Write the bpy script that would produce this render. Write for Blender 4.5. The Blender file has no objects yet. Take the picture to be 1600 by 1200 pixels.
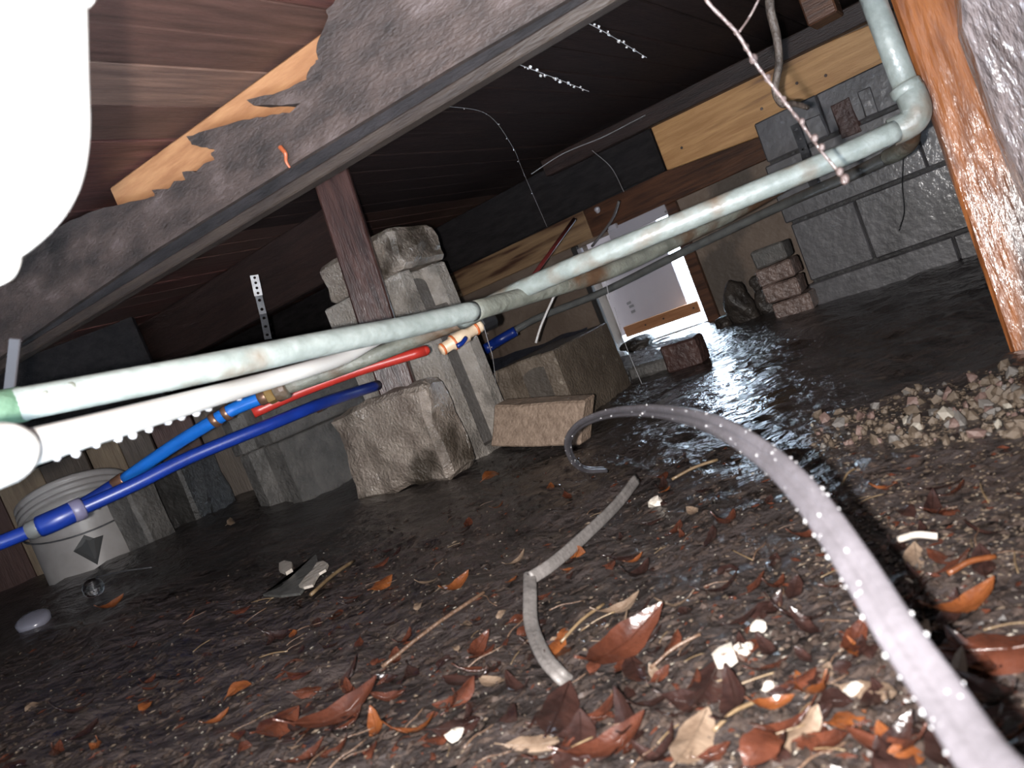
import bpy, bmesh, math, random
from mathutils import Vector, Matrix, noise
from mathutils.geometry import tessellate_polygon
random.seed(7)
S = bpy.context.scene
COL = S.collection

# ------------------------------------------------------------------ camera
CAM_H, FPX = 0.30, 1200.0
PITCH, ROLL = math.radians(4.3), math.radians(22)
FW = Vector((0, math.cos(PITCH), -math.sin(PITCH)))
R0 = Vector((1, 0, 0)); U0 = Vector((0, math.sin(PITCH), math.cos(PITCH)))
RT = R0 * math.cos(ROLL) - U0 * math.sin(ROLL)
UP = R0 * math.sin(ROLL) + U0 * math.cos(ROLL)
CP = Vector((0, 0, CAM_H))
cam = bpy.data.cameras.new('camera'); cam.lens = 36 * FPX / 1600; cam.sensor_width = 36
cam.clip_start = 0.01
cam.dof.use_dof = True; cam.dof.focus_distance = 1.9; cam.dof.aperture_fstop = 9.0
co = bpy.data.objects.new('camera', cam); COL.objects.link(co)
m = Matrix((RT, UP, -FW)).transposed().to_4x4(); m.translation = CP; co.matrix_world = m
S.camera = co
# ------------------------------------------------------------------ world: overcast daylight outside the crawl space
w = bpy.data.worlds.new('overcast_sky'); S.world = w; w.use_nodes = True
bg = w.node_tree.nodes['Background']; bg.inputs[0].default_value = (0.66, 0.82, 1.0, 1); bg.inputs[1].default_value = 30.0
# ------------------------------------------------------------------ the phone's flash, beside the lens
fl = bpy.data.lights.new('phone_flash', 'SPOT'); fl.energy = 150; fl.spot_size = math.radians(125); fl.spot_blend = 1.0; fl.shadow_soft_size = 0.005; fl.color = (1.0, 0.96, 0.93)
fo = bpy.data.objects.new('phone_flash', fl); COL.objects.link(fo); m2 = m.copy(); m2.translation = CP - RT * 0.026 - UP * 0.010 + FW * 0.002; fo.matrix_world = m2
# ------------------------------------------------------------------ exposure
S.view_settings.view_transform = 'Standard'; S.view_settings.look = 'None'
S.view_settings.gamma = 1; S.view_settings.use_curve_mapping = False
S.view_settings.exposure = 0.0

# ------------------------------------------------------------------ where things stand (photo ray -> place in the crawl space)
def ray(x, y): return FW + RT * ((x - 800) / FPX) + UP * ((600 - y) / FPX)
def P(x, y, d): return CP + ray(x, y) * d
def PZ(x, y, z):
    v = ray(x, y); return CP + v * ((z - CAM_H) / v.z)
E1 = Vector((math.cos(math.radians(-36)), math.sin(math.radians(-36)), 0))   # along the joists, to the right
E2 = Vector((-E1.y, E1.x, 0))                                                # across the joists, away from the camera
EZ = Vector((0, 0, 1))
def PT(x, y, t):
    v = ray(x, y); return CP + v * ((t - CP.dot(E2)) / v.dot(E2))
def W(s, t, z): return E1 * s + E2 * t + EZ * z
def gz(x, y):
    a = min(1, max(0, -x / 1.2)); return 0.10 * a * a * (3 - 2 * a)
def ground_z(x, y):
    d = math.hypot(x, y)
    k = min(1, d / 0.8)
    ax_, ay_ = 0.30, 1.35; vx, vy = 0.30, 0.70                       # a shallow hollow where water stands
    h = min(1, max(0, ((x - ax_) * vx + (y - ay_) * vy) / (vx * vx + vy * vy))); e = ((x - ax_ - vx * h) ** 2 + (y - ay_ - vy * h) ** 2) / 0.17 ** 2
    dip = math.exp(-e)
    return gz(x, y) + k * (0.018 * noise.noise((x * 2.1, y * 2.1, 1)) * (1 - 0.8 * dip) + 0.013 * noise.noise((x * 7, y * 7, 4)) * (1 - 0.4 * dip)) + 0.008 * noise.noise((x * 22, y * 22, 2)) - 0.006 * dip
def PG(x, y):
    z = 0.0
    for _ in range(8):
        q = PZ(x, y, z); z = ground_z(q.x, q.y)
    return Vector((q.x, q.y, z))

# ------------------------------------------------------------------ materials
MATS = {}
def mat(name, c1, c2=None, scale=8, rough=0.6, bump=0.0, bscale=40, coat=0.0, metal=0.0, stretch=(1, 1, 1), rz=0, pos=(0.35, 0.65),
        trans=0.0, ior=1.45, detail=4, c3=None, c3scale=3, c3pos=(0.55, 0.62), spec=0.5, rvar=0.0):
    if name in MATS: return MATS[name]
    m = bpy.data.materials.new(name); m.use_nodes = True; nt = m.node_tree; n = nt.nodes; L = nt.links
    b = n['Principled BSDF']
    b.inputs['Roughness'].default_value = rough; b.inputs['Metallic'].default_value = metal
    b.inputs['Coat Weight'].default_value = coat; b.inputs['Coat Roughness'].default_value = 0.12
    b.inputs['Transmission Weight'].default_value = trans; b.inputs['IOR'].default_value = ior
    b.inputs['Specular IOR Level'].default_value = spec
    b.inputs['Base Color'].default_value = (*c1, 1)
    tc = n.new('ShaderNodeTexCoord')
    mp0 = n.new('ShaderNodeMapping'); mp0.inputs['Rotation'].default_value = (0, 0, rz); L.new(tc.outputs['Object'], mp0.inputs[0])
    mp = n.new('ShaderNodeMapping'); mp.inputs['Scale'].default_value = stretch; L.new(mp0.outputs[0], mp.inputs[0])
    if c2 is not None:
        nz = n.new('ShaderNodeTexNoise'); nz.inputs['Scale'].default_value = scale; nz.inputs['Detail'].default_value = detail
        nz.inputs['Roughness'].default_value = 0.62
        L.new(mp.outputs[0], nz.inputs['Vector'])
        cr = n.new('ShaderNodeValToRGB'); cr.color_ramp.elements[0].position = pos[0]; cr.color_ramp.elements[1].position = pos[1]
        cr.color_ramp.elements[0].color = (*c1, 1); cr.color_ramp.elements[1].color = (*c2, 1)
        L.new(nz.outputs[0], cr.inputs[0]); out = cr.outputs[0]
        if c3 is not None:
            n3 = n.new('ShaderNodeTexNoise'); n3.inputs['Scale'].default_value = c3scale; n3.inputs['Detail'].default_value = 6
            L.new(mp.outputs[0], n3.inputs['Vector'])
            r3 = n.new('ShaderNodeValToRGB'); r3.color_ramp.elements[0].position = c3pos[0]; r3.color_ramp.elements[1].position = c3pos[1]
            L.new(n3.outputs[0], r3.inputs[0])
            mx = n.new('ShaderNodeMix'); mx.data_type = 'RGBA'
            L.new(r3.outputs[0], mx.inputs[0]); L.new(out, mx.inputs[6]); mx.inputs[7].default_value = (*c3, 1); out = mx.outputs[2]
        L.new(out, b.inputs['Base Color'])
        if rvar:
            mr = n.new('ShaderNodeMapRange'); mr.inputs[3].default_value = max(0.03, rough - rvar); mr.inputs[4].default_value = rough + rvar
            L.new(nz.outputs[0], mr.inputs[0]); L.new(mr.outputs[0], b.inputs['Roughness'])
    if bump:
        nb = n.new('ShaderNodeTexNoise'); nb.inputs['Scale'].default_value = bscale; nb.inputs['Detail'].default_value = 5
        L.new(mp.outputs[0], nb.inputs['Vector'])
        bp = n.new('ShaderNodeBump'); bp.inputs['Strength'].default_value = min(1, bump); bp.inputs['Distance'].default_value = 0.02 * max(1, bump)
        L.new(nb.outputs[0], bp.inputs['Height']); L.new(bp.outputs[0], b.inputs['Normal'])
        if coat: L.new(bp.outputs[0], b.inputs['Coat Normal'])
    MATS[name] = m
    return m
R36 = math.radians(36)
GX = (1.2, 14, 14)      # grain along the joists
M_mud = mat('wet_mud', (0.012, 0.0102, 0.0098), (0.038, 0.030, 0.0285), 7, 0.34, 0.75, 38, coat=0.5, c3=(0.045, 0.034, 0.028), c3scale=30, c3pos=(0.58, 0.72), detail=9, rvar=0.12)
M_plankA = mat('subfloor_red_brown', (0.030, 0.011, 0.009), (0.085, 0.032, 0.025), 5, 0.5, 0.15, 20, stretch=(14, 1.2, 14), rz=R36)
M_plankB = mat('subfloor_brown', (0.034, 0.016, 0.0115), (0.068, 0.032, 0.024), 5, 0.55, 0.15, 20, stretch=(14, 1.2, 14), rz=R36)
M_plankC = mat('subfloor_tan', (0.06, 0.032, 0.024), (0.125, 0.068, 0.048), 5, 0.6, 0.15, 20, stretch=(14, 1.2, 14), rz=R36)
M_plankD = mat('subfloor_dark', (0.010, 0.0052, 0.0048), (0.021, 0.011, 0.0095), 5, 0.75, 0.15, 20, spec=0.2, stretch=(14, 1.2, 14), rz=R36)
M_rot = mat('rotted_dark_wood', (0.016, 0.0105, 0.0085), (0.052, 0.034, 0.028), 5, 0.65, 0.3, 45, stretch=(2, 5, 5), rz=R36, c3=(0.085, 0.063, 0.058), c3scale=5, c3pos=(0.60, 0.78))
M_newwood = mat('clean_joist_wood', (0.20, 0.085, 0.036), (0.30, 0.145, 0.065), 4, 0.55, 0.1, 15, stretch=GX, rz=R36)
M_batten = mat('brown_batten', (0.016, 0.010, 0.0075), (0.030, 0.020, 0.0145), 6, 0.55, 0.2, 25, stretch=GX, rz=R36)
M_black = mat('black_creosote_wood', (0.010, 0.0088, 0.009), (0.020, 0.017, 0.0175), 6, 0.8, 0.3, 30, spec=0.15, stretch=(2, 8, 8), rz=R36)
M_blackbrown = mat('black_brown_wood', (0.012, 0.007, 0.006), (0.03, 0.016, 0.013), 5, 0.5, 0.3, 25, stretch=GX, rz=R36)
M_light = mat('pale_pine', (0.30, 0.15, 0.056), (0.44, 0.245, 0.10), 4, 0.55, 0.1, 15, stretch=GX, rz=R36, c3=(0.08, 0.033, 0.016), c3scale=1.3, c3pos=(0.56, 0.66))
M_sill = mat('tan_sill_wood', (0.20, 0.12, 0.065), (0.34, 0.22, 0.12), 4, 0.55, 0.15, 20, stretch=GX, rz=R36, c3=(0.07, 0.03, 0.017), c3scale=2.0, c3pos=(0.50, 0.62))
M_brownsill = mat('brown_sill_wood', (0.04, 0.017, 0.010), (0.12, 0.05, 0.025), 4, 0.5, 0.2, 20, stretch=GX, rz=R36)
M_post = mat('dark_red_post_wood', (0.022, 0.010, 0.009), (0.06, 0.028, 0.023), 5, 0.35, 0.25, 25, coat=0.15, stretch=(14, 14, 1.2))
M_orange = mat('wet_orange_wood', (0.10, 0.030, 0.010), (0.27, 0.095, 0.030), 6, 0.30, 0.35, 10, coat=0.5, stretch=(9, 9, 1.0), c3=(0.075, 0.045, 0.035), c3scale=2.2, c3pos=(0.50, 0.62), pos=(0.3, 0.6))
M_wetgrey = mat('wet_grey_board', (0.13, 0.10, 0.092), (0.27, 0.215, 0.205), 14, 0.18, 0.9, 55, coat=1.0, stretch=(1, 1, 0.4))
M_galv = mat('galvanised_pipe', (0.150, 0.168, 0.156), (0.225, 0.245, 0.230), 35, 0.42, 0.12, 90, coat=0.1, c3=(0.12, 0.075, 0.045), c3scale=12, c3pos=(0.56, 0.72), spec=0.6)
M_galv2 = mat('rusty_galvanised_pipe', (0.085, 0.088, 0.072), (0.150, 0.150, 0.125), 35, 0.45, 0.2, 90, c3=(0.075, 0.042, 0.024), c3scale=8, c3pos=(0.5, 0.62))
M_darkpipe = mat('dark_grey_pipe', (0.07, 0.072, 0.070), (0.12, 0.122, 0.118), 20, 0.4, 0.1, 60)
M_pvc = mat('white_pvc', (0.62, 0.60, 0.57), None, rough=0.3)
M_blue = mat('bright_blue_pex', (0.004, 0.062, 0.26), (0.005, 0.082, 0.32), 20, 0.35)
M_dblue = mat('royal_blue_pex', (0.004, 0.017, 0.135), (0.005, 0.023, 0.18), 20, 0.35)
M_red = mat('red_pex', (0.26, 0.017, 0.012), (0.33, 0.024, 0.016), 20, 0.35)
M_copper = mat('copper_ring', (0.10, 0.055, 0.035), (0.16, 0.08, 0.05), 60, 0.35, metal=0.6)
M_brass = mat('brass_fitting', (0.30, 0.17, 0.05), (0.36, 0.24, 0.1), 60, 0.3, metal=0.7)
M_cream = mat('cream_plastic', (0.50, 0.36, 0.24), (0.60, 0.47, 0.34), 30, 0.4)
M_rustring = mat('orange_ring', (0.42, 0.10, 0.025), None, rough=0.4)
M_blackpl = mat('black_plastic', (0.01, 0.01, 0.011), None, rough=0.35)
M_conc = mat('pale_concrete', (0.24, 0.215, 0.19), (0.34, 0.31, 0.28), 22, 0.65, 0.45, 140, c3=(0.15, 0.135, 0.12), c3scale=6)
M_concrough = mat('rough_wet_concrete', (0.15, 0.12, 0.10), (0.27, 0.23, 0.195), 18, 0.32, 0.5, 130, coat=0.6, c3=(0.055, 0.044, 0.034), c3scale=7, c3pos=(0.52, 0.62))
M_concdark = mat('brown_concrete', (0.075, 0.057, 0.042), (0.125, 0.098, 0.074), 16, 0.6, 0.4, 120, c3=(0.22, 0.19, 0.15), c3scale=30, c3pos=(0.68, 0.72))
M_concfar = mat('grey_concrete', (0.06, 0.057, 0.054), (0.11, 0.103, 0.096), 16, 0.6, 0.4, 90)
M_paver = mat('tan_paver', (0.15, 0.105, 0.076), (0.235, 0.172, 0.128), 60, 0.7, 0.35, 150)
M_blockwall = mat('dark_wet_block', (0.042, 0.040, 0.043), (0.086, 0.082, 0.087), 5, 0.45, 0.13, 45, coat=0.15, c3=(0.022, 0.020, 0.021), c3scale=3.5, c3pos=(0.56, 0.68))
M_mortar = mat('dark_mortar', (0.012, 0.011, 0.011), (0.03, 0.028, 0.028), 20, 0.6, 0.3, 60)
M_parge = mat('brown_parging', (0.145, 0.105, 0.08), (0.215, 0.165, 0.13), 4, 0.6, 0.25, 50, c3=(0.10, 0.08, 0.066), c3scale=3)
M_shell = mat('dark_shell', (0.02, 0.017, 0.016), (0.04, 0.034, 0.03), 4, 0.7)
M_brick = mat('wet_brown_brick', (0.10, 0.068, 0.058), (0.19, 0.135, 0.115), 20, 0.35, 0.6, 70, coat=0.4)
M_redbrick = mat('dull_red_brick', (0.036, 0.018, 0.016), (0.06, 0.031, 0.026), 20, 0.5, 0.4, 70)
M_rock = mat('dark_rock', (0.022, 0.018, 0.016), (0.055, 0.045, 0.038), 12, 0.45, 0.5, 50)
M_sheet = mat('white_sheet', (0.38, 0.36, 0.40), (0.41, 0.395, 0.43), 5, 0.45)
M_boardbrown = mat('brown_batten_board', (0.24, 0.10, 0.04), (0.36, 0.17, 0.08), 6, 0.5, 0.1, 20, stretch=GX, rz=R36)
M_mark = mat('grey_print', (0.18, 0.18, 0.19), None, rough=0.5)
M_steel = mat('strap_steel', (0.34, 0.33, 0.33), (0.5, 0.49, 0.49), 40, 0.35, metal=0.3)
M_darksteel = mat('dark_strap_steel', (0.05, 0.05, 0.055), (0.10, 0.10, 0.105), 40, 0.4, metal=0.3)
M_greystrap = mat('grey_strap', (0.028, 0.025, 0.027), None, rough=0.5)
M_cable = mat('grey_cable_jacket', (0.058, 0.054, 0.060), (0.074, 0.069, 0.077), 60, 0.33, 0.08, 200)
M_cable2 = mat('dull_grey_cable_jacket', (0.085, 0.078, 0.074), (0.12, 0.11, 0.105), 40, 0.5, 0.15, 120)
M_water = mat('water', (0.9, 0.9, 0.92), None, rough=0.03, trans=0.8, ior=1.33)
M_glass = mat('clear_glass', (0.95, 0.95, 0.97), None, rough=0.03, trans=1.0, ior=1.45)
M_twigwet = mat('pale_root', (0.055, 0.037, 0.034), (0.11, 0.08, 0.073), 60, 0.35, 0.3, 120, coat=0.4)
M_vine = mat('grey_brown_vine', (0.055, 0.04, 0.032), (0.11, 0.085, 0.07), 30, 0.5, 0.4, 80)
M_web = mat('cobweb', (0.14, 0.135, 0.14), None, rough=0.6)
M_redwire = mat('dark_red_rod', (0.13, 0.02, 0.018), None, rough=0.4)
M_whitewire = mat('white_cord', (0.55, 0.53, 0.52), None, rough=0.5)
M_orangebit = mat('orange_bit', (0.26, 0.06, 0.02), None, rough=0.5)
M_bucket = mat('white_bucket_plastic', (0.22, 0.205, 0.20), (0.30, 0.285, 0.275), 6, 0.4, c3=(0.12, 0.11, 0.10), c3scale=5)
M_label = mat('black_print', (0.018, 0.018, 0.018), None, rough=0.5)
M_boardw1 = mat('skirt_board_brown', (0.055, 0.042, 0.034), (0.095, 0.075, 0.06), 5, 0.6, 0.2, 25, stretch=(9, 9, 1.0))
M_boardw2 = mat('skirt_board_tan', (0.13, 0.095, 0.065), (0.20, 0.15, 0.10), 5, 0.6, 0.2, 25, stretch=(9, 9, 1.0))
M_boardw3 = mat('skirt_board_maroon', (0.045, 0.022, 0.018), (0.075, 0.04, 0.034), 5, 0.6, 0.2, 25, stretch=(9, 9, 1.0))
M_boardw4 = mat('skirt_board_dark', (0.018, 0.016, 0.015), (0.036, 0.032, 0.030), 5, 0.6, 0.2, 25, stretch=(9, 9, 1.0))
M_tarp = mat('slate_blue_plastic', (0.035, 0.038, 0.052), (0.06, 0.064, 0.083), 8, 0.45, 0.3, 30)
LEAF = [mat('leaf_orange', (0.065, 0.019, 0.006), (0.115, 0.037, 0.011), 40, 0.28, 0.2, 60, coat=0.3),
        mat('leaf_red_brown', (0.025, 0.008, 0.0048), (0.056, 0.0175, 0.0095), 40, 0.25, 0.2, 60, coat=0.4),
        mat('leaf_dark_brown', (0.009, 0.0045, 0.004), (0.022, 0.010, 0.008), 40, 0.25, 0.2, 60, coat=0.5),
        mat('leaf_tan', (0.07, 0.046, 0.031), (0.125, 0.09, 0.064), 40, 0.45, 0.2, 60)]
PEB = [mat('pebble_tan', (0.055, 0.040, 0.028), (0.10, 0.075, 0.054), 60, 0.5, 0.3, 120), mat('pebble_pink', (0.085, 0.053, 0.045), (0.125, 0.082, 0.07), 60, 0.45, 0.3, 120),
       mat('pebble_grey', (0.06, 0.054, 0.05), (0.12, 0.11, 0.10), 60, 0.45, 0.3, 120), mat('pebble_pale', (0.15, 0.135, 0.11), (0.22, 0.20, 0.17), 60, 0.5, 0.2, 120)]
M_straw = mat('straw', (0.085, 0.055, 0.029), (0.13, 0.092, 0.052), 60, 0.4, 0.1, 60)
M_twig = mat('brown_twig', (0.05, 0.028, 0.018), (0.095, 0.058, 0.037), 60, 0.45, 0.3, 60)
M_chip = mat('white_chip', (0.26, 0.235, 0.20), (0.36, 0.325, 0.29), 60, 0.5, 0.2, 100)
M_slate = mat('grey_slate', (0.055, 0.055, 0.052), (0.08, 0.08, 0.075), 30, 0.4, 0.2, 60)

# ------------------------------------------------------------------ building blocks
def tag(o, label=None, cat=None, group=None, kind=None):
    if label: o['label'] = label
    if cat: o['category'] = cat
    if group: o['group'] = group
    if kind: o['kind'] = kind
    return o
def empty(name, loc, label=None, cat=None, group=None, kind=None):
    o = bpy.data.objects.new(name, None); COL.objects.link(o); o.location = loc; o.empty_display_size = 0.05
    return tag(o, label, cat, group, kind)
def build(name, geo, material, parent=None, smooth=False, origin=None):
    v, f = geo
    v = [Vector(q) for q in v]
    if parent is not None:
        org = Vector(parent.location) if parent.parent is None else Vector(parent.location) + Vector(parent.parent.location)
    elif origin is not None: org = Vector(origin)
    else:
        n = len(v); org = Vector((sum(q.x for q in v) / n, sum(q.y for q in v) / n, min(q.z for q in v)))
    me = bpy.data.meshes.new(name); me.from_pydata([tuple(q - org) for q in v], [], f)
    bm = bmesh.new(); bm.from_mesh(me); bmesh.ops.recalc_face_normals(bm, faces=bm.faces); bm.to_mesh(me); bm.free()
    me.materials.append(material)
    if smooth:
        for p in me.polygons: p.use_smooth = True
    o = bpy.data.objects.new(name, me); COL.objects.link(o)
    if parent is not None: o.parent = parent
    else: o.location = org
    return o
def struct(name, geo, material, parent=None):
    o = build(name, geo, material, parent)
    if parent is None: o['kind'] = 'structure'
    return o
def join(*gs):
    V, Fc = [], []
    for v, f in gs:
        k = len(V); V += list(v); Fc += [tuple(i + k for i in q) for q in f]
    return V, Fc
def bm_geo(bm):
    bm.verts.ensure_lookup_table()
    for i, v in enumerate(bm.verts): v.index = i
    g = ([v.co.copy() for v in bm.verts], [tuple(v.index for v in f.verts) for f in bm.faces]); bm.free(); return g
def box(o, a, b, c, bev=0.0, cuts=0, rough=0.0, seed=0, rs=14.0):
    """a box from corner o along the three edge vectors, its edges bevelled and its faces worn"""
    o, a, b, c = Vector(o), Vector(a), Vector(b), Vector(c)
    bm = bmesh.new()
    vs = [bm.verts.new(o + a * i + b * j + c * k) for k in (0, 1) for j in (0, 1) for i in (0, 1)]
    for f in ((0, 2, 3, 1), (4, 5, 7, 6), (0, 1, 5, 4), (2, 6, 7, 3), (0, 4, 6, 2), (1, 3, 7, 5)): bm.faces.new([vs[i] for i in f])
    if bev: bmesh.ops.bevel(bm, geom=list(bm.edges), offset=bev, segments=1, affect='EDGES')
    if cuts: bmesh.ops.subdivide_edges(bm, edges=list(bm.edges), cuts=cuts, use_grid_fill=True)
    if rough:
        ctr = o + (a + b + c) / 2
        for v in bm.verts:
            q = v.co * rs + Vector((seed * 3.1, seed, 0))
            v.co += Vector((noise.noise(q), noise.noise(q + Vector((9, 0, 0))), noise.noise(q + Vector((0, 9, 0))))) * rough
            v.co += (ctr - v.co).normalized() * rough * max(0, noise.noise(v.co * rs * 0.4 + Vector((seed, 5, 5)))) * 2
    return bm_geo(bm)
def cbox(c, ax, ay, az, sx, sy, sz, **k):
    c, ax, ay, az = Vector(c), Vector(ax).normalized(), Vector(ay).normalized(), Vector(az).normalized()
    return box(c - ax * sx / 2 - ay * sy / 2 - az * sz / 2, ax * sx, ay * sy, az * sz, **k)
def spline(pts, n=8):
    pts = [Vector(p) for p in pts]
    if len(pts) < 3: return [pts[0].lerp(pts[-1], i / n) for i in range(n + 1)]
    q = [pts[0] * 2 - pts[1]] + pts + [pts[-1] * 2 - pts[-2]]
    out = []
    for i in range(1, len(q) - 2):
        a, b, c, d = q[i - 1:i + 3]
        for k in range(n):
            t = k / n
            out.append(0.5 * ((2 * b) + (c - a) * t + (2 * a - 5 * b + 4 * c - d) * t * t + (3 * b - a - 3 * c + d) * t ** 3))
    out.append(pts[-1]); return out
def tube(pts, rad, n=16, cap=True):
    """rad: a number or a function of 0..1"""
    pts = [Vector(p) for p in pts]; V, Fc = [], []
    tl = [(pts[min(i + 1, len(pts) - 1)] - pts[max(i - 1, 0)]).normalized() for i in range(len(pts))]
    ref = Vector((0, 0, 1)) if abs(tl[0].z) < 0.9 else Vector((1, 0, 0))
    u = (ref - tl[0] * ref.dot(tl[0])).normalized()
    for i, p in enumerate(pts):
        u = (u - tl[i] * u.dot(tl[i])).normalized(); v = tl[i].cross(u)
        r = rad(i / (len(pts) - 1)) if callable(rad) else rad
        V += [p + (u * math.cos(k * 2 * math.pi / n) + v * math.sin(k * 2 * math.pi / n)) * r for k in range(n)]
    for i in range(len(pts) - 1):
        for k in range(n): Fc.append((i * n + k, i * n + (k + 1) % n, (i + 1) * n + (k + 1) % n, (i + 1) * n + k))
    if cap: Fc += [tuple(range(n))[::-1], tuple(range((len(pts) - 1) * n, len(pts) * n))]
    return V, Fc
def lathe(a, b, prof, n=28):
    """a turned shape about the line a-b; prof = [(0..1 along, radius)]"""
    a, b = Vector(a), Vector(b); t = (b - a).normalized(); u = t.orthogonal().normalized(); v = t.cross(u); V, Fc = [], []
    for k, r in prof:
        c = a.lerp(b, k) if 0 <= k <= 1 else a + (b - a) * k
        V += [c + (u * math.cos(i * 2 * math.pi / n) + v * math.sin(i * 2 * math.pi / n)) * r for i in range(n)]
    m = len(prof)
    for j in range(m - 1):
        for i in range(n): Fc.append((j * n + i, j * n + (i + 1) % n, (j + 1) * n + (i + 1) % n, (j + 1) * n + i))
    Fc += [tuple(range(n))[::-1], tuple(range((m - 1) * n, m * n))]
    return V, Fc
def ring(a, b, r, n=20): return lathe(a, b, [(0, r * 0.92), (0.12, r), (0.88, r), (1, r * 0.92)], n)
def ico(sub=1, s=(1, 1, 1), rough=0.0, seed=0):
    bm = bmesh.new(); bmesh.ops.create_icosphere(bm, subdivisions=sub, radius=1)
    for v in bm.verts:
        k = 1 + rough * noise.noise(v.co * 1.3 + Vector((seed * 7.3, seed, 0)))
        v.co = Vector((v.co.x * s[0] * k, v.co.y * s[1] * k, v.co.z * s[2] * k))
    return bm_geo(bm)
def at(geo, c, sc=1.0): return [Vector(c) + q * sc for q in geo[0]], geo[1]
def mesh_of(name, geo, material, smooth=False):
    me = bpy.data.meshes.new(name); me.from_pydata([tuple(q) for q in geo[0]], [], geo[1]); me.materials.append(material)
    if smooth:
        for p in me.polygons: p.use_smooth = True
    return me
def place(name, me, loc, rot=(0, 0, 0), sc=(1, 1, 1), parent=None):
    o = bpy.data.objects.new(name, me); COL.objects.link(o)
    o.location = Vector(loc) - (Vector(parent.location) if parent else Vector())
    o.rotation_euler = rot; o.scale = (sc, sc, sc) if isinstance(sc, (int, float)) else sc
    if parent: o.parent = parent
    return o
def prism(poly, thick):
    """an outline (list of points in space) given a thickness vector"""
    t = Vector(thick); n = len(poly); V = [Vector(p) for p in poly] + [Vector(p) + t for p in poly]
    bm = bmesh.new(); vs = [bm.verts.new(p) for p in V]
    a = bm.faces.new(vs[:n]); b = bm.faces.new(vs[n:][::-1])
    for i in range(n): bm.faces.new((vs[i], vs[n + i], vs[n + (i + 1) % n], vs[(i + 1) % n]))
    bmesh.ops.triangulate(bm, faces=[a, b]); return bm_geo(bm)
def cmu(c, ax, ay, L=0.39, Wd=0.19, H=0.19, notch=0.022, rough=0.0015, seed=0):
    """hollow concrete block: grooved ends, standing on its base centre c, length along ax"""
    ax, ay = Vector(ax).normalized(), Vector(ay).normalized(); az = ax.cross(ay)
    if az.z < 0: az = -az
    n1, n2 = Wd * 0.28, Wd * 0.22
    pl = [(-L/2, -Wd/2), (L/2, -Wd/2), (L/2, -n1), (L/2 - notch, -n2), (L/2 - notch, n2), (L/2, n1), (L/2, Wd/2), (-L/2, Wd/2), (-L/2, n1), (-L/2 + notch, n2), (-L/2 + notch, -n2), (-L/2, -n1)]
    c = Vector(c); V, Fc = [], []; K = 5
    for k in range(K):
        ins = 0.004 if k in (0, K - 1) else 0
        z = (0, 0.004, H / 2, H - 0.004, H)[k]
        for (x, y) in pl:
            x2 = x - math.copysign(ins, x); y2 = y - math.copysign(ins, y)
            p = c + ax * x2 + ay * y2 + az * z
            q = p * 30 + Vector((seed, 0, 0)); p += Vector((noise.noise(q), noise.noise(q + Vector((5, 0, 0))), 0)) * rough
            V.append(p)
    n = len(pl)
    for k in range(K - 1):
        for i in range(n): Fc.append((k * n + i, k * n + (i + 1) % n, (k + 1) * n + (i + 1) % n, (k + 1) * n + i))
    bm = bmesh.new(); vs = [bm.verts.new(p) for p in V]
    for f in Fc: bm.faces.new([vs[i] for i in f])
    t = bm.faces.new(vs[-n:]); b = bm.faces.new(vs[:n][::-1]); bmesh.ops.triangulate(bm, faces=[t, b])
    return bm_geo(bm)

# ================================================================== THE SETTING
# ---- muddy ground, finer towards the camera
def ground():
    V, Fc = [], []; NR, NT = 330, 250
    for i in range(NR):
        r = 0.10 * (6.5 / 0.10) ** (i / (NR - 1))
        for j in range(NT):
            th = math.radians(-38 + 206 * j / (NT - 1)); x, y = r * math.cos(th), r * math.sin(th)
            V.append(Vector((x, y, ground_z(x, y) + 0.0035 * min(1, r) * noise.noise((x * 55, y * 55, 7)))))
    for i in range(NR - 1):
        for j in range(NT - 1): Fc.append((i * NT + j, i * NT + j + 1, (i + 1) * NT + j + 1, (i + 1) * NT + j))
    return V, Fc
g = build('floor', ground(), M_mud, smooth=True, origin=(0, 0, 0)); g['kind'] = 'structure'
yard = struct('floor_outside', box(W(-9, 2.9, -0.16), E1 * 18, E2 * 12, EZ * 0.05), mat('outside_ground', (0.16, 0.15, 0.14), (0.22, 0.2, 0.18), 3, 0.8))

# ---- subfloor: planks across the joists, under a closed deck
ZS = 0.80
ceil = struct('ceiling', box(W(-5.2, -1.7, ZS + 0.03), E1 * 8, E2 * 5.0, EZ * 0.06), M_shell)
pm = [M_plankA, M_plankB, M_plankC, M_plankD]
s = -4.2; i = 0
tone = {}
while s < 1.6:
    wd = random.choice((0.088, 0.10, 0.115))
    c = random.random()
    near = pm[0] if c < 0.42 else pm[1] if c < 0.66 else pm[2] if c < 0.82 else pm[3]
    far = pm[3] if s > -1.75 else pm[1] if c < 0.5 else pm[0]  # boards beyond the near joist: dim light and wet painted as a darker tone
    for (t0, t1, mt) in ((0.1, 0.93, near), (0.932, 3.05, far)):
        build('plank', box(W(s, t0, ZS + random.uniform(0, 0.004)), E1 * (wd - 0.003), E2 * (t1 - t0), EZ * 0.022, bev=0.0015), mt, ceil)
    s += wd; i += 1

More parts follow.
